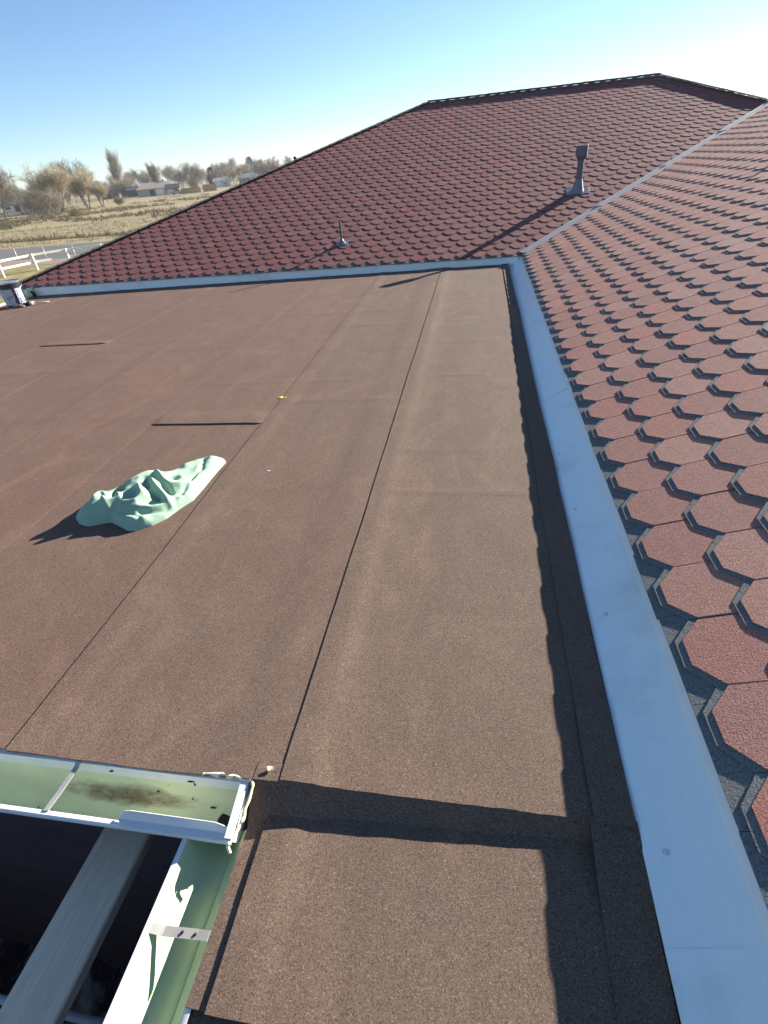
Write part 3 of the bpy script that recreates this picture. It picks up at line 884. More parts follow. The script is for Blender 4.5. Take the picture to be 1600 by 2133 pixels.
MB().tube([(-7.775, 8.46, 0.055), (-7.752, 8.475, 0.064)], [0.049, 0.049], 14).build('mouth_shade', M['black_hole'], g3, False)  # solid black plug paints the dark inside of the elbow
g4 = thing('eave_gutter', 'short white eave gutter left of the fascia under the roof corner', 'gutter', (0, 0, 0))
gp4 = [(8.56, 0.12), (8.556, 0.05), (8.54, 0.02), (8.50, 0.01), (8.46, 0.02), (8.44, 0.06), (8.44, 0.10), (8.43, 0.105)]
trough(gp4, 'x', -8.42, -7.86, 0.08, [0] * 7, 'trough', [M['white_metal']], g4)
MB().prism([(8.56, 0.12), (8.44, 0.10), (8.44, 0.06), (8.46, 0.02), (8.50, 0.01), (8.54, 0.02), (8.556, 0.05)], 0, 0.003).xform(
    Matrix(((0, 0, 1, -8.42), (1, 0, 0, 0), (0, 1, 0, 0), (0, 0, 0, 1)))).build('end_cap', M['white_metal'], g4)

# ------------------------------------------------------------------ vent pipes
plain('vent_steel', (0.085, 0.092, 0.11), 0.42, 0.5, 0.0, 0.1, 8)
plain('vent_light', (0.16, 0.18, 0.21), 0.40, 0.5, 0.0, 0.1, 8)
def slopemat(P, u, v):
    n = u.cross(v); return Matrix(((u.x, v.x, n.x, P.x), (u.y, v.y, n.y, P.y), (u.z, v.z, n.z, P.z), (0, 0, 0, 1)))
def vent(P, u, v, label, hgt, rp, rb, hb, plate, cap=None, group='roof vents'):
    t = thing('vent_pipe', label, 'vent pipe', P, 0, group)
    sm = slopemat(Vector((0, 0, 0)), u, v)
    MB().cbox(-plate[0], plate[0], -plate[1], plate[1], 0.014, 0.019, 0.002).xform(sm).build('base_plate', M['vent_light'], t)
    # skirt: follows the slope at its foot, level at its collar
    mb = MB(); n = 28; rings = []
    for (r, z, onslope) in ((rb * 1.02, 0.018, 1), (rb, 0.03, 1), (rb * 0.88, hb * 0.35, 0.6), (rp * 1.45, hb * 0.75, 0.2), (rp * 1.18, hb, 0), (rp * 1.12, hb + 0.012, 0)):
        for k in range(n):
            a = 2 * math.pi * k / n; x, y = r * math.cos(a), r * math.sin(a)
            sl_ = (u.z / max(1e-6, math.hypot(u.x, u.y))) * 0 + (v.z / math.hypot(v.x, v.y)) * (x * v.x + y * v.y) / math.hypot(v.x, v.y)
            rings.append((x, y, z + sl_ * onslope))
    mb.add(rings, [(i * n + k, i * n + (k + 1) % n, (i + 1) * n + (k + 1) % n, (i + 1) * n + k) for i in range(5) for k in range(n)])
    mb.build('skirt', M['vent_light'], t, True)
    pp = MB().lathe([(rp, 0.0), (rp, hgt), (rp * 0.86, hgt), (rp * 0.86, hgt - 0.15), (0, hgt - 0.15)], 24)
    po = pp.build('pipe', M['vent_steel'], t); shade_auto(po, 50)
    if cap:
        cw, ch = cap; z0 = hgt - ch
        cm = MB().lathe([(rp * 1.03, z0 - 0.03), (rp * 1.10, z0 - 0.028), (rp * 1.12, z0), (cw * 0.86, z0 + 0.03), (cw, z0 + 0.04), (cw, hgt + 0.01), (cw * 0.96, hgt + 0.014), (cw * 0.93, hgt), (cw * 0.9, z0 + 0.06), (rp, z0 + 0.05)], 10)
        co_ = cm.build('cap', M['vent_steel'], t); shade_auto(co_, 30)
        MB().lathe([(rp * 1.16, hb + 0.0), (rp * 1.22, hb + 0.008), (rp * 1.16, hb + 0.016)], 20).build('clamp_band', M['vent_light'], t, True)
    return t
uF, vF = Vector((1, 0, 0)), Vector((0, cs, sn)); uG, vG = Vector((0, -1, 0)), Vector((cs, 0, sn))
vent(Vector((1.612, 10.42, fz(10.42))), uF, vF, 'tall dark metal vent pipe with flared cap on the far slope', 0.625, 0.050, 0.098, 0.17, (0.185, 0.12), (0.092, 0.17))
vent(Vector((-2.256, 9.285, fz(9.285))), uF, vF, 'short thin vent pipe with domed boot low on the far slope', 0.345, 0.019, 0.062, 0.075, (0.10, 0.08))
vent(Vector((5.05, 9.45, gz(5.05))), uG, vG, 'slim vent pipe high on the right slope casting a thin shadow', 0.30, 0.022, 0.06, 0.07, (0.10, 0.08))
vent(Vector((-4.194, 13.675, FZ + SL * (-4.194 - HIPX))), Vector((0, -1, 0)), Vector((cs, 0, sn)), 'small grey vent top peeping over the left hip of the far slope', 0.165, 0.03, 0.08, 0.06, (0.12, 0.10), (0.045, 0.06))

# ------------------------------------------------------------------ crumpled mint cloth
def cloth():
    OUT = [(-1.535, 2.59), (-1.544, 2.458), (-1.548, 2.303), (-1.555, 2.159), (-1.599, 2.066), (-1.624, 1.984), (-1.672, 1.917), (-1.732, 1.876), (-1.786, 1.868), (-1.876, 1.914), (-1.935, 1.938), (-1.99, 1.916), (-2.047, 1.896), (-2.115, 1.917), (-2.175, 1.968), (-2.195, 2.061), (-2.18, 2.118), (-2.169, 2.188), (-2.132, 2.233), (-2.079, 2.224), (-2.058, 2.24), (-2.04, 2.29), (-2.016, 2.361), (-1.982, 2.435), (-1.922, 2.45), (-1.841, 2.434), (-1.808, 2.543), (-1.738, 2.635), (-1.646, 2.666), (-1.575, 2.639)]
    RID = [([(-2.045, 2.024), (-2.033, 2.066), (-1.971, 2.073), (-1.919, 2.06), (-1.906, 2.041), (-1.936, 2.02), (-1.971, 2.005)], 0.026, 0.05), ([(-2.085, 1.97), (-1.997, 1.972), (-1.89, 1.91)], 0.06, 0.04), ([(-1.985, 2.013), (-1.941, 1.974), (-1.946, 1.948)], 0.016, 0.03), ([(-1.755, 2.234), (-1.817, 2.21), (-1.837, 2.141), (-1.785, 2.07), (-1.799, 2.023), (-1.868, 2.003)], 0.022, 0.05), ([(-1.79, 2.188), (-1.72, 2.138), (-1.657, 2.091), (-1.612, 2.052)], 0.018, 0.04), ([(-1.768, 2.235), (-1.693, 2.207), (-1.655, 2.227), (-1.625, 2.26)], 0.02, 0.035), ([(-1.798, 2.078), (-1.751, 2.101), (-1.712, 2.118), (-1.67, 2.091)], 0.016, 0.028), ([(-1.868, 1.975), (-1.787, 1.991), (-1.711, 2.007), (-1.655, 2.051), (-1.6, 2.097)], 0.02, 0.028), ([(-1.899, 1.936), (-1.862, 1.949), (-1.764, 1.926), (-1.716, 1.93)], 0.022, 0.04), ([(-1.814, 1.852), (-1.734, 1.861), (-1.675, 1.902), (-1.629, 1.968), (-1.59, 2.044)], 0.022, 0.022), ([(-1.735, 2.449), (-1.682, 2.529), (-1.65, 2.512), (-1.615, 2.357), (-1.616, 2.277), (-1.607, 2.134)], 0.022, 0.032), ([(-1.63, 2.601), (-1.586, 2.467), (-1.565, 2.286), (-1.564, 2.1)], 0.03, 0.022), ([(-1.838, 2.207), (-1.816, 2.162)], 0.026, -0.05), ([(-1.746, 2.106), (-1.712, 2.106)], 0.022, -0.042), ([(-1.733, 2.289), (-1.719, 2.297)], 0.018, -0.04), ([(-1.714, 2.178), (-1.676, 2.15)], 0.016, -0.034), ([(-1.669, 2.564), (-1.624, 2.424), (-1.624, 2.309), (-1.613, 2.157)], 0.016, -0.026), ([(-1.973, 2.069), (-1.964, 2.07)], 0.015, -0.065), ([(-1.975, 2.101), (-1.975, 2.13), (-1.972, 2.16)], 0.026, -0.085), ([(-1.862, 1.953), (-1.745, 1.931)], 0.014, -0.02), ([(-1.747, 1.968), (-1.648, 2.013), (-1.621, 2.084)], 0.014, -0.015)]
    def dseg(p, a, b):
        ax, ay = b[0] - a[0], b[1] - a[1]; l2 = ax * ax + ay * ay + 1e-12
        t = max(0, min(1, ((p[0] - a[0]) * ax + (p[1] - a[1]) * ay) / l2))
        return math.hypot(p[0] - a[0] - ax * t, p[1] - a[1] - ay * t)
    def inside(p):
        c = False; n = len(OUT)
        for i in range(n):
            a, b = OUT[i], OUT[(i + 1) % n]
            if (a[1] > p[1]) != (b[1] > p[1]) and p[0] < (b[0] - a[0]) * (p[1] - a[1]) / (b[1] - a[1]) + a[0]: c = not c
        return c
    x0, x1, y0, y1, st = -2.36, -1.46, 1.80, 2.76, 0.0075
    nx_, ny_ = int((x1 - x0) / st), int((y1 - y0) / st)
    idx, V, D = {}, [], []
    for j in range(ny_ + 1):
        for i in range(nx_ + 1):
            p = (x0 + i * st, y0 + j * st)
            d = min(dseg(p, OUT[k], OUT[(k + 1) % len(OUT)]) for k in range(len(OUT)))
            s = d if inside(p) else -d
            if s < -st * 1.2: continue
            e = max(0.0, s)
            env = 1 - math.exp(-e / 0.040)                        # fabric rises steeply from its rolled rim
            # body height: high over the two bundles, thin towards the spread end
            b = 0.078 * math.exp(-(((p[0] + 1.88) / 0.19) ** 2 + ((p[1] - 2.22) / 0.20) ** 2)) + 0.034
            b += 0.022 * math.exp(-(((p[0] + 2.07) / 0.10) ** 2 + ((p[1] - 2.02) / 0.10) ** 2))
            h = b
            for pts, w, a in RID:
                dd = min(dseg(p, pts[k], pts[k + 1]) for k in range(len(pts) - 1))
                if dd < 3 * w: h += (0.85 if a > 0 else 1.15) * a * math.exp(-(dd / w) ** (1.6 if a > 0 else 2.0))
            h += 0.010 * (0.42 - abs(noise.noise(Vector((p[0] * 9 + 3, p[1] * 9, 3))))) + 0.005 * (0.4 - abs(noise.noise(Vector((p[0] * 21, p[1] * 17, 6)))))
            z = max(0.0, h) * env + 0.010 * (1 - math.exp(-e / 0.006)) + 0.006
            idx[(i, j)] = len(V); V.append(Vector((p[0], p[1], z))); D.append(s)
    for k, v in enumerate(V):                                     # pull the ragged rim onto the outline and under
        if D[k] < 0.0:
            best = min(range(len(OUT)), key=lambda q: dseg(v, OUT[q], OUT[(q + 1) % len(OUT)]))
            a, b = Vector((*OUT[best], 0)), Vector((*OUT[(best + 1) % len(OUT)], 0))
            t = max(0, min(1, (v - a).dot(b - a) / (b - a).length_squared)); q = a.lerp(b, t)
            V[k] = Vector((q.x, q.y, 0.004))
    F_ = [(idx[(i, j)], idx[(i + 1, j)], idx[(i + 1, j + 1)], idx[(i, j + 1)]) for j in range(ny_) for i in range(nx_)
          if all(q in idx for q in ((i, j), (i + 1, j), (i + 1, j + 1), (i, j + 1)))]
    t = NT('mint_cloth', 0.85, 0.15); co = t.coord()
    t.b.inputs['Sheen Weight'].default_value = 0.05
    t.color(t.ramp(t.noise(co, 14, 4), [(0.3, (0.27, 0.40, 0.285)), (0.7, (0.325, 0.465, 0.335))]))
    t.bump(t.noise(co, 600, 2), 0.25, 0.001)
    o = obj('cloth', mesh('cloth', V, F_, [t.m], None, True))
    sb = o.modifiers.new('smooth', 'SMOOTH'); sb.factor = 0.4; sb.iterations = 1
    su = o.modifiers.new('subdivision', 'SUBSURF'); su.levels = 1; su.render_levels = 1
    tag(o, 'crumpled mint green cloth lying on the brown flat roof', 'cloth')
cloth()

# ------------------------------------------------------------------ bucket, brush, scraps
def bucket_body():
    t = NT('bucket_black', 0.35, 0.5); t.color(t.ramp(t.noise(t.coord(), 9, 3), [(0.3, (0.012, 0.013, 0.02)), (0.7, (0.03, 0.03, 0.045))])); M['bucket_black'] = t.m
bucket_body()
def label_mat():
    t = NT('bucket_label', 0.45, 0.4); co = t.coord()
    w = t.noise(co, 9, 2, 0.5, 2.5)
    k = t.ramp(w, [(0.58, (0, 0, 0)), (0.60, (1, 1, 1)), (0.66, (1, 1, 1)), (0.68, (0, 0, 0))])
    t.color(t.mix(k, (0.42, 0.43, 0.50), (0.05, 0.055, 0.12))); M['bucket_label'] = t.m
label_mat()
plain('tin', (0.75, 0.76, 0.78), 0.18, 0.5, 0.9, 0.05)
plain('red_plastic', (0.42, 0.05, 0.05), 0.5)
plain('dark_bristle', (0.05, 0.025, 0.025), 0.8)
plain('pale_wood', (0.68, 0.58, 0.45), 0.6)
bk = thing('bucket', 'black mastic bucket with white label and tin lid at the roof corner', 'bucket', (-7.53, 7.80, 0.006), R(35))
mb = MB().lathe([(0, 0), (0.150, 0), (0.156, 0.006), (0.160, 0.10), (0.170, 0.345), (0.176, 0.347), (0.176, 0.362), (0.170, 0.364)], 36)
shade_auto(mb.build('body', M['bucket_black'], bk), 40)
mb = MB().lathe([(0.178, 0.352), (0.183, 0.356), (0.183, 0.376), (0.176, 0.380), (0.165, 0.374), (0.160, 0.368), (0, 0.367)], 36)
shade_auto(mb.build('lid', M['tin'], bk), 40)
for a0, a1 in ((-175, -80), (-66, -28), (20, 120)):
    mb = MB().lathe([(0.1612, 0.035), (0.1630, 0.10), (0.1705, 0.275)], 16, 0, 0, 0, R(a0), R(a1))
    shade_auto(mb.build('label_panel', M['bucket_label'], bk), 40)
mb = MB().lathe([(0.1712, 0.285), (0.1722, 0.31)], 8, 0, 0, 0, R(-178), R(-140)); mb.build('label_panel', M['red_plastic'], bk)
hp = [Vector((0.184 * math.cos(a), 0.03 - 0.075 * math.sin(a) * 0.4, 0.335 - 0.12 * math.sin(a))) + Vector((0, -0.17 * math.sin(a), 0)) for a in [math.pi * k / 14 for k in range(15)]]
MB().tube(hp, 0.003, 6).build('bail_handle', M['tin'], bk, True)

br = thing('brush', 'dark roofing brush with pale wooden handle lying beside the bucket', 'brush', (-7.25, 7.80, 0.008), R(16.5))
MB().tube([(0.01, 0, 0.025), (0.14, 0, 0.022), (0.27, 0.004, 0.020)], [0.011, 0.010, 0.007], 10).build('handle', M['pale_wood'], br, True)
MB().cbox(-0.03, 0.02, -0.045, 0.045, 0.004, 0.045, 0.006).build('ferrule', M['pale_wood'], br)
mb = MB(); rnd = random.Random(4)
for k in range(60):
    y = rnd.uniform(-0.042, 0.042); z = rnd.uniform(0.006, 0.042)
    mb.tube([(-0.03, y, z), (-0.10, y * 1.1, z), (-0.16 + rnd.uniform(-0.02, 0.01), y * 1.25 + rnd.uniform(-.01, .01), max(0.004, z * 0.8))], [0.007, 0.007, 0.004], 4)
mb.build('bristles', M['dark_bristle'], br)
sc = thing('scraper', 'small red handled scraper at the foot of the bucket', 'scraper', (-7.55, 7.575, 0.008), R(8))
MB().tube([(-0.16, 0, 0.014), (-0.06, 0, 0.016), (0.02, 0, 0.013)], [0.013, 0.015, 0.009], 10).build('handle', M['red_plastic'], sc, True)
MB().prism([(0.02, -0.012), (0.09, -0.03), (0.09, 0.03), (0.02, 0.012)], 0.008, 0.011).build('blade', M['tin'], sc)
rag = MB()
rr = random.Random(9)
rn, rm = 14, 12
pts = []
for j in range(rm + 1):
    for i in range(rn + 1):
        x = (i / rn - 0.5) * 0.22; y = (j / rm - 0.5) * 0.12
        e = max(0, 1 - (x / 0.11) ** 2) * max(0, 1 - (y / 0.06) ** 2)
        pts.append((x, y, 0.004 + 0.05 * math.sqrt(e) * (0.6 + 0.8 * abs(noise.noise(Vector((x * 22, y * 22, 5)))))))
rag.add(pts, [(j * (rn + 1) + i, j * (rn + 1) + i + 1, (j + 1) * (rn + 1) + i + 1, (j + 1) * (rn + 1) + i) for j in range(rm) for i in range(rn)])
plain('brown_rag', (0.15, 0.09, 0.09), 0.9)
ro = rag.build('rag', M['brown_rag'], None, True, (-7.40, 7.66, 0.006)); ro.rotation_euler = (0, 0, R(20))
tag(ro, 'crumpled dark brown rag between the bucket and the brush', 'rag')

def scrap(name, x, y, r, mat, label, cat, seed, z=0.013):
    rnd = random.Random(seed); n = 9
    P = [(r * rnd.uniform(0.6, 1.2) * math.cos(2 * math.pi * k / n), r * 0.7 * rnd.uniform(0.6, 1.2) * math.sin(2 * math.pi * k / n)) for k in range(n)]
    mb = MB().prism(P, -0.002, 0.002)
    for q in mb.v: q.z += 0.35 * abs(q.x) + 0.1 * q.y
    o = mb.build(name, mat, None, False, (x, y, z)); tag(o, label, cat)
scrap('yellow_scrap', -1.50, 3.615, 0.030, M['yellow_scrap'], 'small bright yellow scrap lying on a roofing seam', 'scrap', 3, 0.016)
scrap('white_scrap', -1.22, 2.49, 0.010, M['white_scrap'], 'tiny white chip on the brown roofing right of the green cloth', 'scrap', 5)
scrap('white_flake', -0.588, 0.728, 0.012, M['foam'], 'pale foam flake by the gutter corner at the roofing seam', 'flake', 8, 0.018)

# ------------------------------------------------------------------ trees
plain('bark_grey', (0.115, 0.095, 0.075), 0.9, 0.1, 0, 0.25, 3)
plain('twig_grey', (0.25, 0.215, 0.155), 0.9, 0.1, 0, 0.25, 0.6)
plain('twig_brown', (0.26, 0.205, 0.13), 0.9, 0.1, 0, 0.25, 0.6)
plain('twig_yellow', (0.33, 0.27, 0.165), 0.9, 0.1, 0, 0.25, 0.5)
plain('needle_green', (0.075, 0.085, 0.05), 0.9, 0.1, 0, 0.35, 0.6)

def grow(seed, height, stems, lean, spread, up, levels, kids, twigs, tw_len, tw_r, trunk_r, droop=0.0, first=0.25):
    rnd = random.Random(seed); tr, cr = MB(), MB()
    def rv(): return Vector((rnd.gauss(0, 1), rnd.gauss(0, 1), rnd.gauss(0, 1))).normalized()
    def branch(p, d, L, r, lev):
        n = 3; pts = [p]; q = p; dd = d
        for i in range(n):
            dd = (dd + rv() * 0.16 + Vector((0, 0, up * 0.12))).normalized(); q = q + dd * L / n; pts.append(q)
        rad = [r * (1 - 0.55 * i / n) for i in range(n + 1)]
        (tr if lev < 2 else cr).tube(pts, rad, 5 if lev == 0 else 3, 0, False)
        if lev >= levels:
            for k in range(twigs):
                t = rnd.uniform(0.15, 1.0) * n; i = min(n - 1, int(t)); b = pts[i].lerp(pts[i + 1], t - i)
                td = (dd * 0.5 + rv() * 0.75 + Vector((0, 0, up * 0.35 - droop))).normalized()
                l = tw_len * rnd.uniform(0.5, 1.3); e = b + td * l * 0.55
                e2 = e + (td + rv() * 0.35 + Vector((0, 0, -droop * 0.9))).normalized() * l * 0.45
                cr.tube([b, e, e2], [tw_r, tw_r * 0.8, tw_r * 0.3], 3, 0, False)
            return
        for k in range(kids):
            t = (first if lev == 0 else 0.2) + (1 - (first if lev == 0 else 0.2)) * (k + rnd.uniform(0.2, 1.0)) / kids
            t = min(0.999, t) * n; i = int(t); b = pts[i].lerp(pts[i + 1], t - i)
            sd = rv(); sd = (sd - dd * sd.dot(dd)).normalized()
            nd = (dd * (1 - spread) + sd * spread + Vector((0, 0, up * 0.25))).normalized()
            branch(b, nd, L * rnd.uniform(0.5, 0.72), rad[i] * 0.58, lev + 1)
    for s in range(stems):
        a = 2 * math.pi * (s + rnd.random() * 0.7) / stems
        d = Vector((math.cos(a) * lean, math.sin(a) * lean, 1)).normalized()
        off = Vector((math.cos(a), math.sin(a), 0)) * (0.25 * (stems > 1) * trunk_r * 6)
        branch(off - Vector((0, 0, 0.3)), d, height * 0.58, trunk_r, 0)
    top = max(p.z for p in cr.v)
    for mb in (tr, cr):
        for p in mb.v: p *= height / top
    return mesh('trunk', tr.v, tr.f, [M['bark_grey']]), cr

def proto(twmat, *a, **k):
    t, c = grow(*a, **k); return t, mesh('crown', c.v, c.f, [M[twmat]])
P_WILLOW = proto('twig_yellow', 11, 11.5, 4, 0.45, 0.55, 0.9, 3, 6, 7, 1.5, 0.022, 0.26, 0.10, 0.35)
P_BARE = [proto('twig_grey', 20 + k, 11, 1, 0.1, 0.60, 0.8, 3, 7, 7, 1.2, 0.020, 0.20) for k in range(3)]
P_BROWN = [proto('twig_brown', 30 + k, 9, 2, 0.25, 0.62, 0.6, 3, 6, 7, 1.0, 0.022, 0.16) for k in range(2)]
P_POPLAR = proto('twig_grey', 41, 17, 3, 0.14, 0.30, 1.4, 3, 8, 5, 1.5, 0.026, 0.24, 0, 0.3)
P_SHRUB = proto('twig_grey', 51, 6.5, 6, 0.55, 0.60, 0.6, 2, 8, 9, 1.1, 0.013, 0.07, 0, 0.2)
P_SHRUBB = proto('twig_yellow', 52, 5.0, 7, 0.7, 0.62, 0.5, 2, 7, 9, 0.9, 0.016, 0.06, 0, 0.15)

def leafy(seed, h, w):
    """evergreen: trunk and a crown of many small needle sprays"""
    rnd = random.Random(seed); tr = MB().tube([(0, 0, -0.3), (0.05, 0, h * 0.5), (0, 0, h * 0.92)], [0.25, 0.16, 0.04], 7)
    cr = MB()
    for k in range(1500):
        z = rnd.uniform(0.12, 1.0); rr = w * (1 - z) ** 0.5 * min(1, z * 3 + 0.2) * (0.75 + 0.5 * noise.noise(Vector((z * 6, rnd.random() * 3, seed)))) * math.sqrt(rnd.random())
        a = rnd.uniform(0, 6.283); p = Vector((rr * math.cos(a), rr * math.sin(a), z * h))
        d = Vector((math.cos(a), math.sin(a), rnd.uniform(-0.1, 0.9))).normalized() * rnd.uniform(0.5, 1.0)
        s = Vector((-math.sin(a), math.cos(a), rnd.uniform(-.4, .4))) * rnd.uniform(0.12, 0.28)
        cr.add([p - s, p + s, p + d + s * 0.3, p + d - s * 0.3, p + d * 0.5 + Vector((0, 0, 0.16))], [(0, 1, 4), (1, 2, 4), (2, 3, 4), (3, 0, 4), (3, 2, 1, 0)])
    return mesh('trunk', tr.v, tr.f, [M['bark_grey']]), mesh('crown', cr.v, cr.f, [M['needle_green']])
P_EVER = [leafy(3, 12, 6.0), leafy(8, 8, 2.4)]

def tree(name, pr, x, y, s, label, group=None, rz=None, sz=1.0, cat='tree'):
    rnd = random.Random(int(x * 31 + y * 17))
    t = thing(name, label, cat, (x, y, gh(x, y)), rnd.uniform(0, 6.28) if rz is None else rz, group)
    t.scale = (s, s, s * sz)
    obj('trunk', pr[0], t); obj('crown', pr[1], t)
    return t
tree('willow_tree', P_WILLOW, -109, 140.5, 1.05, 'big dome shaped willow with yellowish bare twigs in the dry field', None, 0.4)
tree('willow_tree', P_WILLOW, -113.5, 158, 0.92, 'yellowish bare willow just right of the big dome shaped willow', None, 2.2)
tree('willow_tree', P_WILLOW, -104.9, 152.5, 0.62, 'low yellowish tree at the right end of the willow clump', None, 4.0)
tree('grey_tree', P_SHRUB, -82.5, 100.5, 1.10, 'grey bushy bare tree in front of the big willow', None, 1.0)
tree('grey_tree', P_SHRUB, -98, 124, 1.05, 'grey bare bush half behind the grey bushy tree left of the willow', None, 2.0)
tree('grey_tree', P_BARE[0], -121.5, 134.5, 1.08, 'tall bare tree at the left edge of the picture', None, 3.0)
tree('grey_tree', P_BARE[1], -125, 145, 0.85, 'thin bare tree between the left edge tree and the willow', None, 5.0)
tree('grey_tree', P_BARE[2], -129, 178, 1.25, 'tall airy bare tree rising behind the right of the willow', None, 1.3)
tree('poplar_tree', P_POPLAR, -156, 243, 1.12, 'tall upright bare poplar above the dark sheds', None, 0.6)
tree('poplar_tree', P_POPLAR, -149, 262, 0.78, 'slimmer bare poplar right of the tall poplar', None, 2.6)
tree('brown_tree', P_SHRUBB, -149.5, 236, 1.75, 'orange brown bushy tree below the tall poplar', None, 0.2)
tree('brown_tree', P_BROWN[0], -99.5, 199.5, 0.58, 'small bare tree in front of the orange board fence', None, 1.1)
tree('evergreen_tree', P_EVER[0], -178, 458, 1.25, 'rounded dark evergreen standing out at the right of the treeline', None, 0.0, 0.95)
tree('evergreen_tree', P_EVER[1], -131, 283, 1.0, 'small dark pointed evergreen among pale garages', None, 0.0)
tree('brown_tree', P_SHRUBB, -78, 104, 0.42, 'low tan bush at the foot of the grey bushy tree', None, 0.9, 1.0, 'bush')
tree('brown_tree', P_SHRUBB, -101, 128, 0.50, 'low tan bush at the foot of the big willow', None, 1.9, 1.0, 'bush')
tree('brown_tree', P_SHRUBB, -96, 147, 0.55, 'yellow bush right of the willow clump in the field', None, 2.9, 1.0, 'bush')
rnd = random.Random(77)
for i in range(46):                                            # far treeline behind the houses
    t = i / 45
    y = rnd.uniform(268, 320); x = -(0.94 - 0.60 * t) * y + rnd.uniform(-3, 3)
    pr = rnd.choice(P_BARE + P_BROWN + P_BROWN)
    seg = min(4, int(t * 5))
    where = ('at the left edge of the picture', 'behind the big willow', 'behind the dark sheds and tall poplar', 'behind the low tan ranch house', 'behind the board fences and pale garages')[seg]
    tree('treeline_tree', pr, x, y, rnd.uniform(0.85, 1.15), 'bare tree of the far treeline ' + where, 'treeline ' + where, rnd.uniform(0, 6))
for i in range(14):                                            # second, nearer row at the left
    t = i / 13
    y = rnd.uniform(185, 225); x = -(0.93 - 0.24 * t) * y + rnd.uniform(-3, 3)
    pr = rnd.choice(P_BROWN + P_BARE[:1])
    tree('thicket_tree', pr, x, y, rnd.uniform(0.62, 0.85), 'bare tree of the thicket left of the willow and behind it', 'thicket around the willow', rnd.uniform(0, 6))
for i in range(12):
    t = i / 11
    y = rnd.uniform(430, 520); x = -(0.62 - 0.30 * t) * y
    tree('horizon_tree', rnd.choice(P_BARE + P_BROWN), x, y, rnd.uniform(1.2, 1.6), 'far bare tree on the horizon right of the treeline', 'trees on the horizon', rnd.uniform(0, 6))

# dry grass: uncountable blades
plain('dry_blade', (0.38, 0.30, 0.165), 0.95, 0.1, 0, 0.35, 0.4)
mb = MB(); rnd = random.Random(5)
def tuft(x, y, h, n):
    z = gh(x, y)
    for k in range(n):
        a = rnd.uniform(0, 6.28); w = h * 0.12; bx, by = x + rnd.uniform(-.35, .35), y + rnd.uniform(-.35, .35)
        tip = (bx + math.cos(a) * h * 0.45, by + math.sin(a) * h * 0.45, z + h * rnd.uniform(0.6, 1.1))
        mb.add([(bx - w, by, z - 0.05), (bx + w, by, z - 0.05), (bx, by + w, z - 0.05), tip], [(0, 1, 3), (1, 2, 3), (2, 0, 3)])
k = 0
while k < 2600:
    y = rnd.uniform(84, 175); x = -rnd.uniform(0.42, 0.95) * y
    dens = noise.noise(Vector((x * 0.04, y * 0.07, 2))) + 0.5 * noise.noise(Vector((x * 0.15, y * 0.2, 5)))
    if dens < -0.05 + 0.004 * abs(y - 110): continue
    tuft(x, y, rnd.uniform(0.3, 0.75), 3); k += 1
for k in range(1500):
    y = rnd.uniform(53.5, 84); x = -rnd.uniform(0.5, 1.0) * y
    tuft(x, y, rnd.uniform(0.12, 0.32), 3)
for k in range(900):
    x = rnd.uniform(-75, -25); y = 61.5 - 0.10 * (x + 50) + rnd.gauss(0, 0.8)
    tuft(x, y, rnd.uniform(0.3, 0.7), 4)
tag(mb.build('dry_grass', M['dry_blade']), 'dry tan grass and weeds across the field', 'grass', None, 'stuff')

# ------------------------------------------------------------------ fences
fp = [(-33.4, 28.2), (-32.7, 30.7), (-32.0, 33.1), (-31.3, 35.5), (-29.9, 37.3), (-27.9, 38.6)]
plain('fence_white', (0.80, 0.77, 0.68), 0.6)
fn = thing('rail_fence', 'white two rail wooden fence below the roof at the roadside', 'fence', (0, 0, GZ))
for (x, y) in fp: MB().cbox(x - 0.06, x + 0.06, y - 0.06, y + 0.06, -0.1, 1.06, 0.012).build('post', M['fence_white'], fn)
for (a, b) in zip(fp, fp[1:]):
    for zc in (0.98, 0.52):
        d = Vector((b[0] - a[0], b[1] - a[1], 0)); L = d.length; d.normalize()
        mb = MB().cbox(0, L, -0.022, 0.022, -0.065, 0.065, 0.006)
        r_ = mb.build('rail', M['fence_white'], fn); r_.location = (a[0] + d.y * -0.085, a[1] + d.x * 0.085, zc); r_.rotation_euler = (0, 0, math.atan2(d.y, d.x))
wf = [(-40.2, 41.0), (-37.2, 40.6), (-34.2, 40.2), (-31.0, 39.5), (-28.0, 39.0)]
plain('galv', (0.42, 0.41, 0.38), 0.5, 0.4, 0.2)
wn_ = thing('wire_fence', 'thin grey wire fence with metal posts along the road', 'fence', (0, 0, GZ))
for (x, y) in wf: MB().tube([(x, y, -0.1), (x, y, 1.05)], 0.035, 8).build('post', M['galv'], wn_, True)
for (a, b) in zip(wf, wf[1:]):
    for zc in (0.95, 0.55): MB().tube([(a[0], a[1], zc), ((a[0] + b[0]) / 2, (a[1] + b[1]) / 2, zc - 0.02), (b[0], b[1], zc)], 0.008, 5).build('wire', M['galv'], wn_)

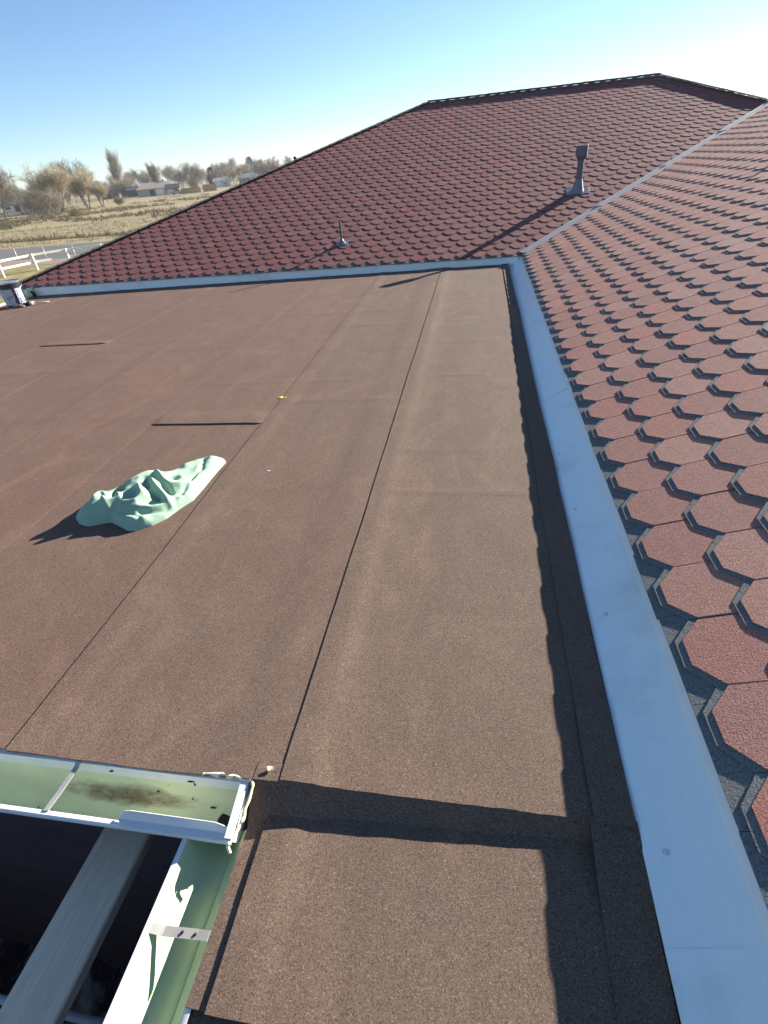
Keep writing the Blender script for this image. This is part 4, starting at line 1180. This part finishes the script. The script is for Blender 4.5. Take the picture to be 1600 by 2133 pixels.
# ------------------------------------------------------------------ far houses, sheds, vehicles, poles
plain('wall_tan', (0.42, 0.34, 0.25), 0.9); plain('wall_pale', (0.58, 0.53, 0.45), 0.9); plain('wall_brown', (0.25, 0.165, 0.115), 0.9)
plain('roof_tan', (0.30, 0.245, 0.185), 0.95); plain('roof_dark', (0.065, 0.062, 0.072), 0.9); plain('roof_grey', (0.28, 0.28, 0.29), 0.9)
plain('shed_dark', (0.075, 0.07, 0.085), 0.85); plain('far_white', (0.74, 0.74, 0.72), 0.6); plain('far_glass', (0.03, 0.035, 0.045), 0.12, 0.6, 0, 0.05)
plain('car_grey', (0.30, 0.31, 0.33), 0.25, 0.5, 0.3, 0.05); plain('car_dark', (0.035, 0.025, 0.03), 0.25, 0.5, 0, 0.05); plain('tyre', (0.02, 0.02, 0.02), 0.9)
def face(x, y): return math.atan2(-x, y)
def building(name, label, cat, x, y, w, d, hw, hr, wall, roof, openings=(), hip=0.0, rz=None, chim=None):
    t = thing(name, label, cat, (x, y, gh(x, y)), face(x, y) if rz is None else rz)
    MB().box(-w / 2, w / 2, -d / 2, d / 2, -0.3, hw).build('wall', M[wall], t)
    o = 0.45; W2, D2 = w / 2 + o, d / 2 + o
    mb = MB(); z0 = hw - 0.12
    v = [(-W2, -D2, z0), (W2, -D2, z0), (W2, D2, z0), (-W2, D2, z0), (-W2 + hip, 0, hw + hr), (W2 - hip, 0, hw + hr)]
    v += [(p[0], p[1], p[2] + 0.16) for p in v]
    f = [(0, 1, 5, 4), (2, 3, 4, 5), (3, 0, 4), (1, 2, 5)]
    f = [tuple(i for i in reversed(q)) for q in f] + [tuple(i + 6 for i in q) for q in f]
    f += [(0, 1, 7, 6), (1, 2, 8, 7), (2, 3, 9, 8), (3, 0, 6, 9)]
    mb.add(v, f); ro_ = mb.build('roof', M[roof], t)
    if chim: MB().box(chim - 0.3, chim + 0.3, -0.3, 0.3, hw + hr * 0.6, hw + hr + 0.9).build('chimney', M['wall_brown'], ro_)
    for (kind, x0, x1, z0, z1) in openings:
        if kind == 'window':
            wo = MB().box(x0, x1, -d / 2 - 0.06, -d / 2 - 0.003, z0, z1).build('window', M['far_white'], t)
            xm = (x0 + x1) / 2
            for (a, b) in ((x0 + 0.08, xm - 0.04), (xm + 0.04, x1 - 0.08)):
                MB().box(a, b, -d / 2 - 0.075, -d / 2 - 0.061, z0 + 0.08, z1 - 0.08).build('pane', M['far_glass'], wo)
        elif kind == 'garage':
            go = MB().box(x0, x1, -d / 2 - 0.06, -d / 2 - 0.003, z0, z1).build('garage_door', M['far_white'], t)
            for q in range(4): MB().box(x0 + 0.1, x1 - 0.1, -d / 2 - 0.09, -d / 2 - 0.061, z0 + (z1 - z0) * (q + 0.08) / 4, z0 + (z1 - z0) * (q + 0.92) / 4).build('panel', M['far_white'], go)
        else:
            do = MB().box(x0, x1, -d / 2 - 0.06, -d / 2 - 0.003, z0, z1).build('door', M['roof_dark' if kind == 'dark' else 'wall_brown'], t)
            MB().box(x1 - 0.2, x1 - 0.1, -d / 2 - 0.12, -d / 2 - 0.061, 0.95, 1.1).build('handle', M['galv'], do)
    return t
building('ranch_house', 'low tan ranch house with white garage door beyond the field', 'house', -131, 229, 15, 9, 2.5, 1.9, 'wall_tan', 'roof_tan',
         (('dark', -2.9, -1.0, 0, 2.1), ('garage', -0.6, 2.4, 0.05, 2.2), ('window', 3.2, 4.4, 0.9, 1.9), ('window', 5.2, 6.6, 0.7, 2.0)), 3.0, None, 3.2)
building('shed', 'dark shed at the left of the tall poplar', 'shed', -163, 246, 5.2, 5, 3.2, 1.4, 'shed_dark', 'roof_dark', (('door', -0.6, 0.6, 0, 2.0),), 1.0)
building('house', 'brown house half hidden behind the tall poplar', 'house', -157, 252, 9, 7, 2.6, 1.8, 'wall_brown', 'roof_grey', (('window', -3, -1.5, 0.9, 2.0), ('window', 1.0, 2.6, 0.9, 2.0)), 2.0)
building('barn', 'dark low barn just right of the tall poplar', 'barn', -146, 236, 5.5, 5, 2.4, 1.1, 'shed_dark', 'roof_dark', (('dark', -1.5, 0.6, 0, 2.0),), 0.6)
building('carport_shed', 'small dark gabled shed right of the ranch house', 'shed', -118.5, 219, 4.6, 4, 1.9, 1.3, 'wall_pale', 'roof_dark', (('dark', 0.2, 1.8, 0, 1.8),), 0.0)
building('porch_house', 'pale house with dark porch at the left edge beyond the trees', 'house', -158, 182, 9, 6, 2.2, 1.6, 'wall_pale', 'roof_dark', (('dark', -0.8, 0.8, 0, 2.0), ('window', -3.6, -2.0, 0.8, 1.9), ('window', 2.2, 3.6, 0.8, 1.9)), 1.5)
building('garage', 'pale garage behind the orange board fence', 'garage', -117, 262, 7, 5, 2.3, 1.2, 'wall_pale', 'roof_grey', (('garage', -2.6, -0.2, 0, 2.1), ('window', 0.8, 2.2, 0.9, 1.8)), 0.5)
building('garage', 'grey roofed house with white trim at the right of the fence', 'house', -113, 285, 9, 6, 2.4, 1.6, 'roof_grey', 'roof_grey', (('window', -3, -1.6, 0.9, 2), ('garage', 0.5, 3.0, 0, 2.1)), 1.0, None, -2.0)
building('gabled_house', 'distant house with pale grey gable above the roof hip', 'house', -183, 462, 10, 8, 3.0, 3.2, 'wall_pale', 'roof_grey', (('window', -3, -1.4, 1.0, 2.2), ('window', 1.4, 3, 1.0, 2.2)), 0.0, R(75), 1.5)
def board_fence(label, x, y, w, h, mat):
    t = thing('board_fence', label, 'fence', (x, y, gh(x, y)), face(x, y)); n = int(w / 0.3)
    me = MB().cbox(0.01, 0.29, -0.015, 0.015, 0, h, 0.01); me = mesh('board', me.v, me.f, [M[mat]])
    for k in range(n): obj('board', me, t, (-w / 2 + k * 0.3, 0, (k * 7 % 3) * 0.02))
    for zc in (0.3, h - 0.3): MB().box(-w / 2, w / 2, 0.02, 0.08, zc - 0.05, zc + 0.05).build('rail', M[mat], t)
plain('board_orange', (0.40, 0.23, 0.10), 0.8, 0.2, 0, 0.2, 2); plain('board_tan', (0.34, 0.215, 0.125), 0.8, 0.2, 0, 0.2, 2)
board_fence('tan board fence left of the small bare tree', -104, 205, 7.0, 1.7, 'board_tan')
board_fence('bright orange board fence right of the small bare tree', -97, 206, 4.8, 2.1, 'board_orange')
def car(label, x, y, mat, L=4.2, hgt=1.5, turn=0.2, van=False):
    t = thing('parked_car', label, 'car', (x, y, gh(x, y)), face(x, y) + turn, 'cars parked by the far houses')
    prof = [(-L / 2, 0.35), (-L / 2, 0.75), (-L * 0.42, 0.9), (-L * 0.2, 0.95), (L * 0.35, 0.95), (L / 2, 0.85), (L / 2, 0.35)]
    cab = [(-L * 0.24, 0.93), (-L * 0.10, hgt), (L * 0.22, hgt), (L * 0.36, 0.93)]
    Mx = Matrix(((1, 0, 0, 0), (0, 0, -1, 0), (0, 1, 0, 0), (0, 0, 0, 1)))
    MB().prism(prof[::-1], -0.85, 0.85).xform(Mx).build('body', M[mat], t)
    cb = MB().prism(cab[::-1], -0.72, 0.72).xform(Mx).build('cabin', M[mat], t)
    for s in (-0.735, 0.735): MB().prism([(-L * 0.19, 0.98), (-L * 0.09, hgt - 0.08), (L * 0.2, hgt - 0.08), (L * 0.30, 0.98)][::-1], s - 0.01, s + 0.01).xform(Mx).build('window', M['far_glass'], cb)
    for a in (-L * 0.31, L * 0.31):
        for s in (-0.78, 0.78):
            wv = MB().tube([(a, s - 0.1, 0.33), (a, s + 0.1, 0.33)], 0.33, 14).build('wheel', M['tyre'], t)
car('dark parked car in front of the dark shed by the poplar', -160.5, 238.5, 'car_dark', 3.9, 1.7)
car('dark parked car right of the dark low barn', -144, 240, 'car_dark', 3.6, 1.4)
car('light grey parked car beside the small dark gabled shed', -112.5, 210, 'car_grey', 3.9, 1.5)
def pole(label, x, y, h, mat='galv'):
    t = thing('utility_pole', label, 'pole', (x, y, gh(x, y)), face(x, y))
    MB().tube([(0, 0, -0.3), (0, 0, h)], [0.16, 0.10], 8).build('mast', M[mat], t, True)
    MB().box(-0.9, 0.9, -0.06, 0.06, h - 0.7, h - 0.55).build('crossarm', M[mat], t)
    for a in (-0.8, 0.8): MB().tube([(a, 0, h - 0.56), (a, 0, h - 0.35)], 0.05, 6).build('insulator', M['far_white'], t)
pole('pale utility pole rising above the dark shed', -165, 255, 9.5, 'far_white')
pole('pale utility pole rising behind the ranch house', -137, 246, 8.5, 'far_white')
pole('dark utility pole at the left behind the thicket', -140, 164, 10.0, 'bark_grey')

# ------------------------------------------------------------------ thin winter haze over the plain
hm = bpy.data.materials.new('haze'); hm.use_nodes = True
hn = hm.node_tree.nodes; hn.remove(hn['Principled BSDF'])
pv = hn.new('ShaderNodeVolumePrincipled'); pv.inputs['Color'].default_value = (0.86, 0.92, 1.0, 1)
pv.inputs['Density'].default_value = 0.00025; pv.inputs['Anisotropy'].default_value = 0.3
hm.node_tree.links.new(pv.outputs[0], hn['Material Output'].inputs['Volume'])
tag(MB().box(-2560, 2560, -2560, 2560, GZ - 1.6, 21.5).build('haze', hm), kind='stuff')
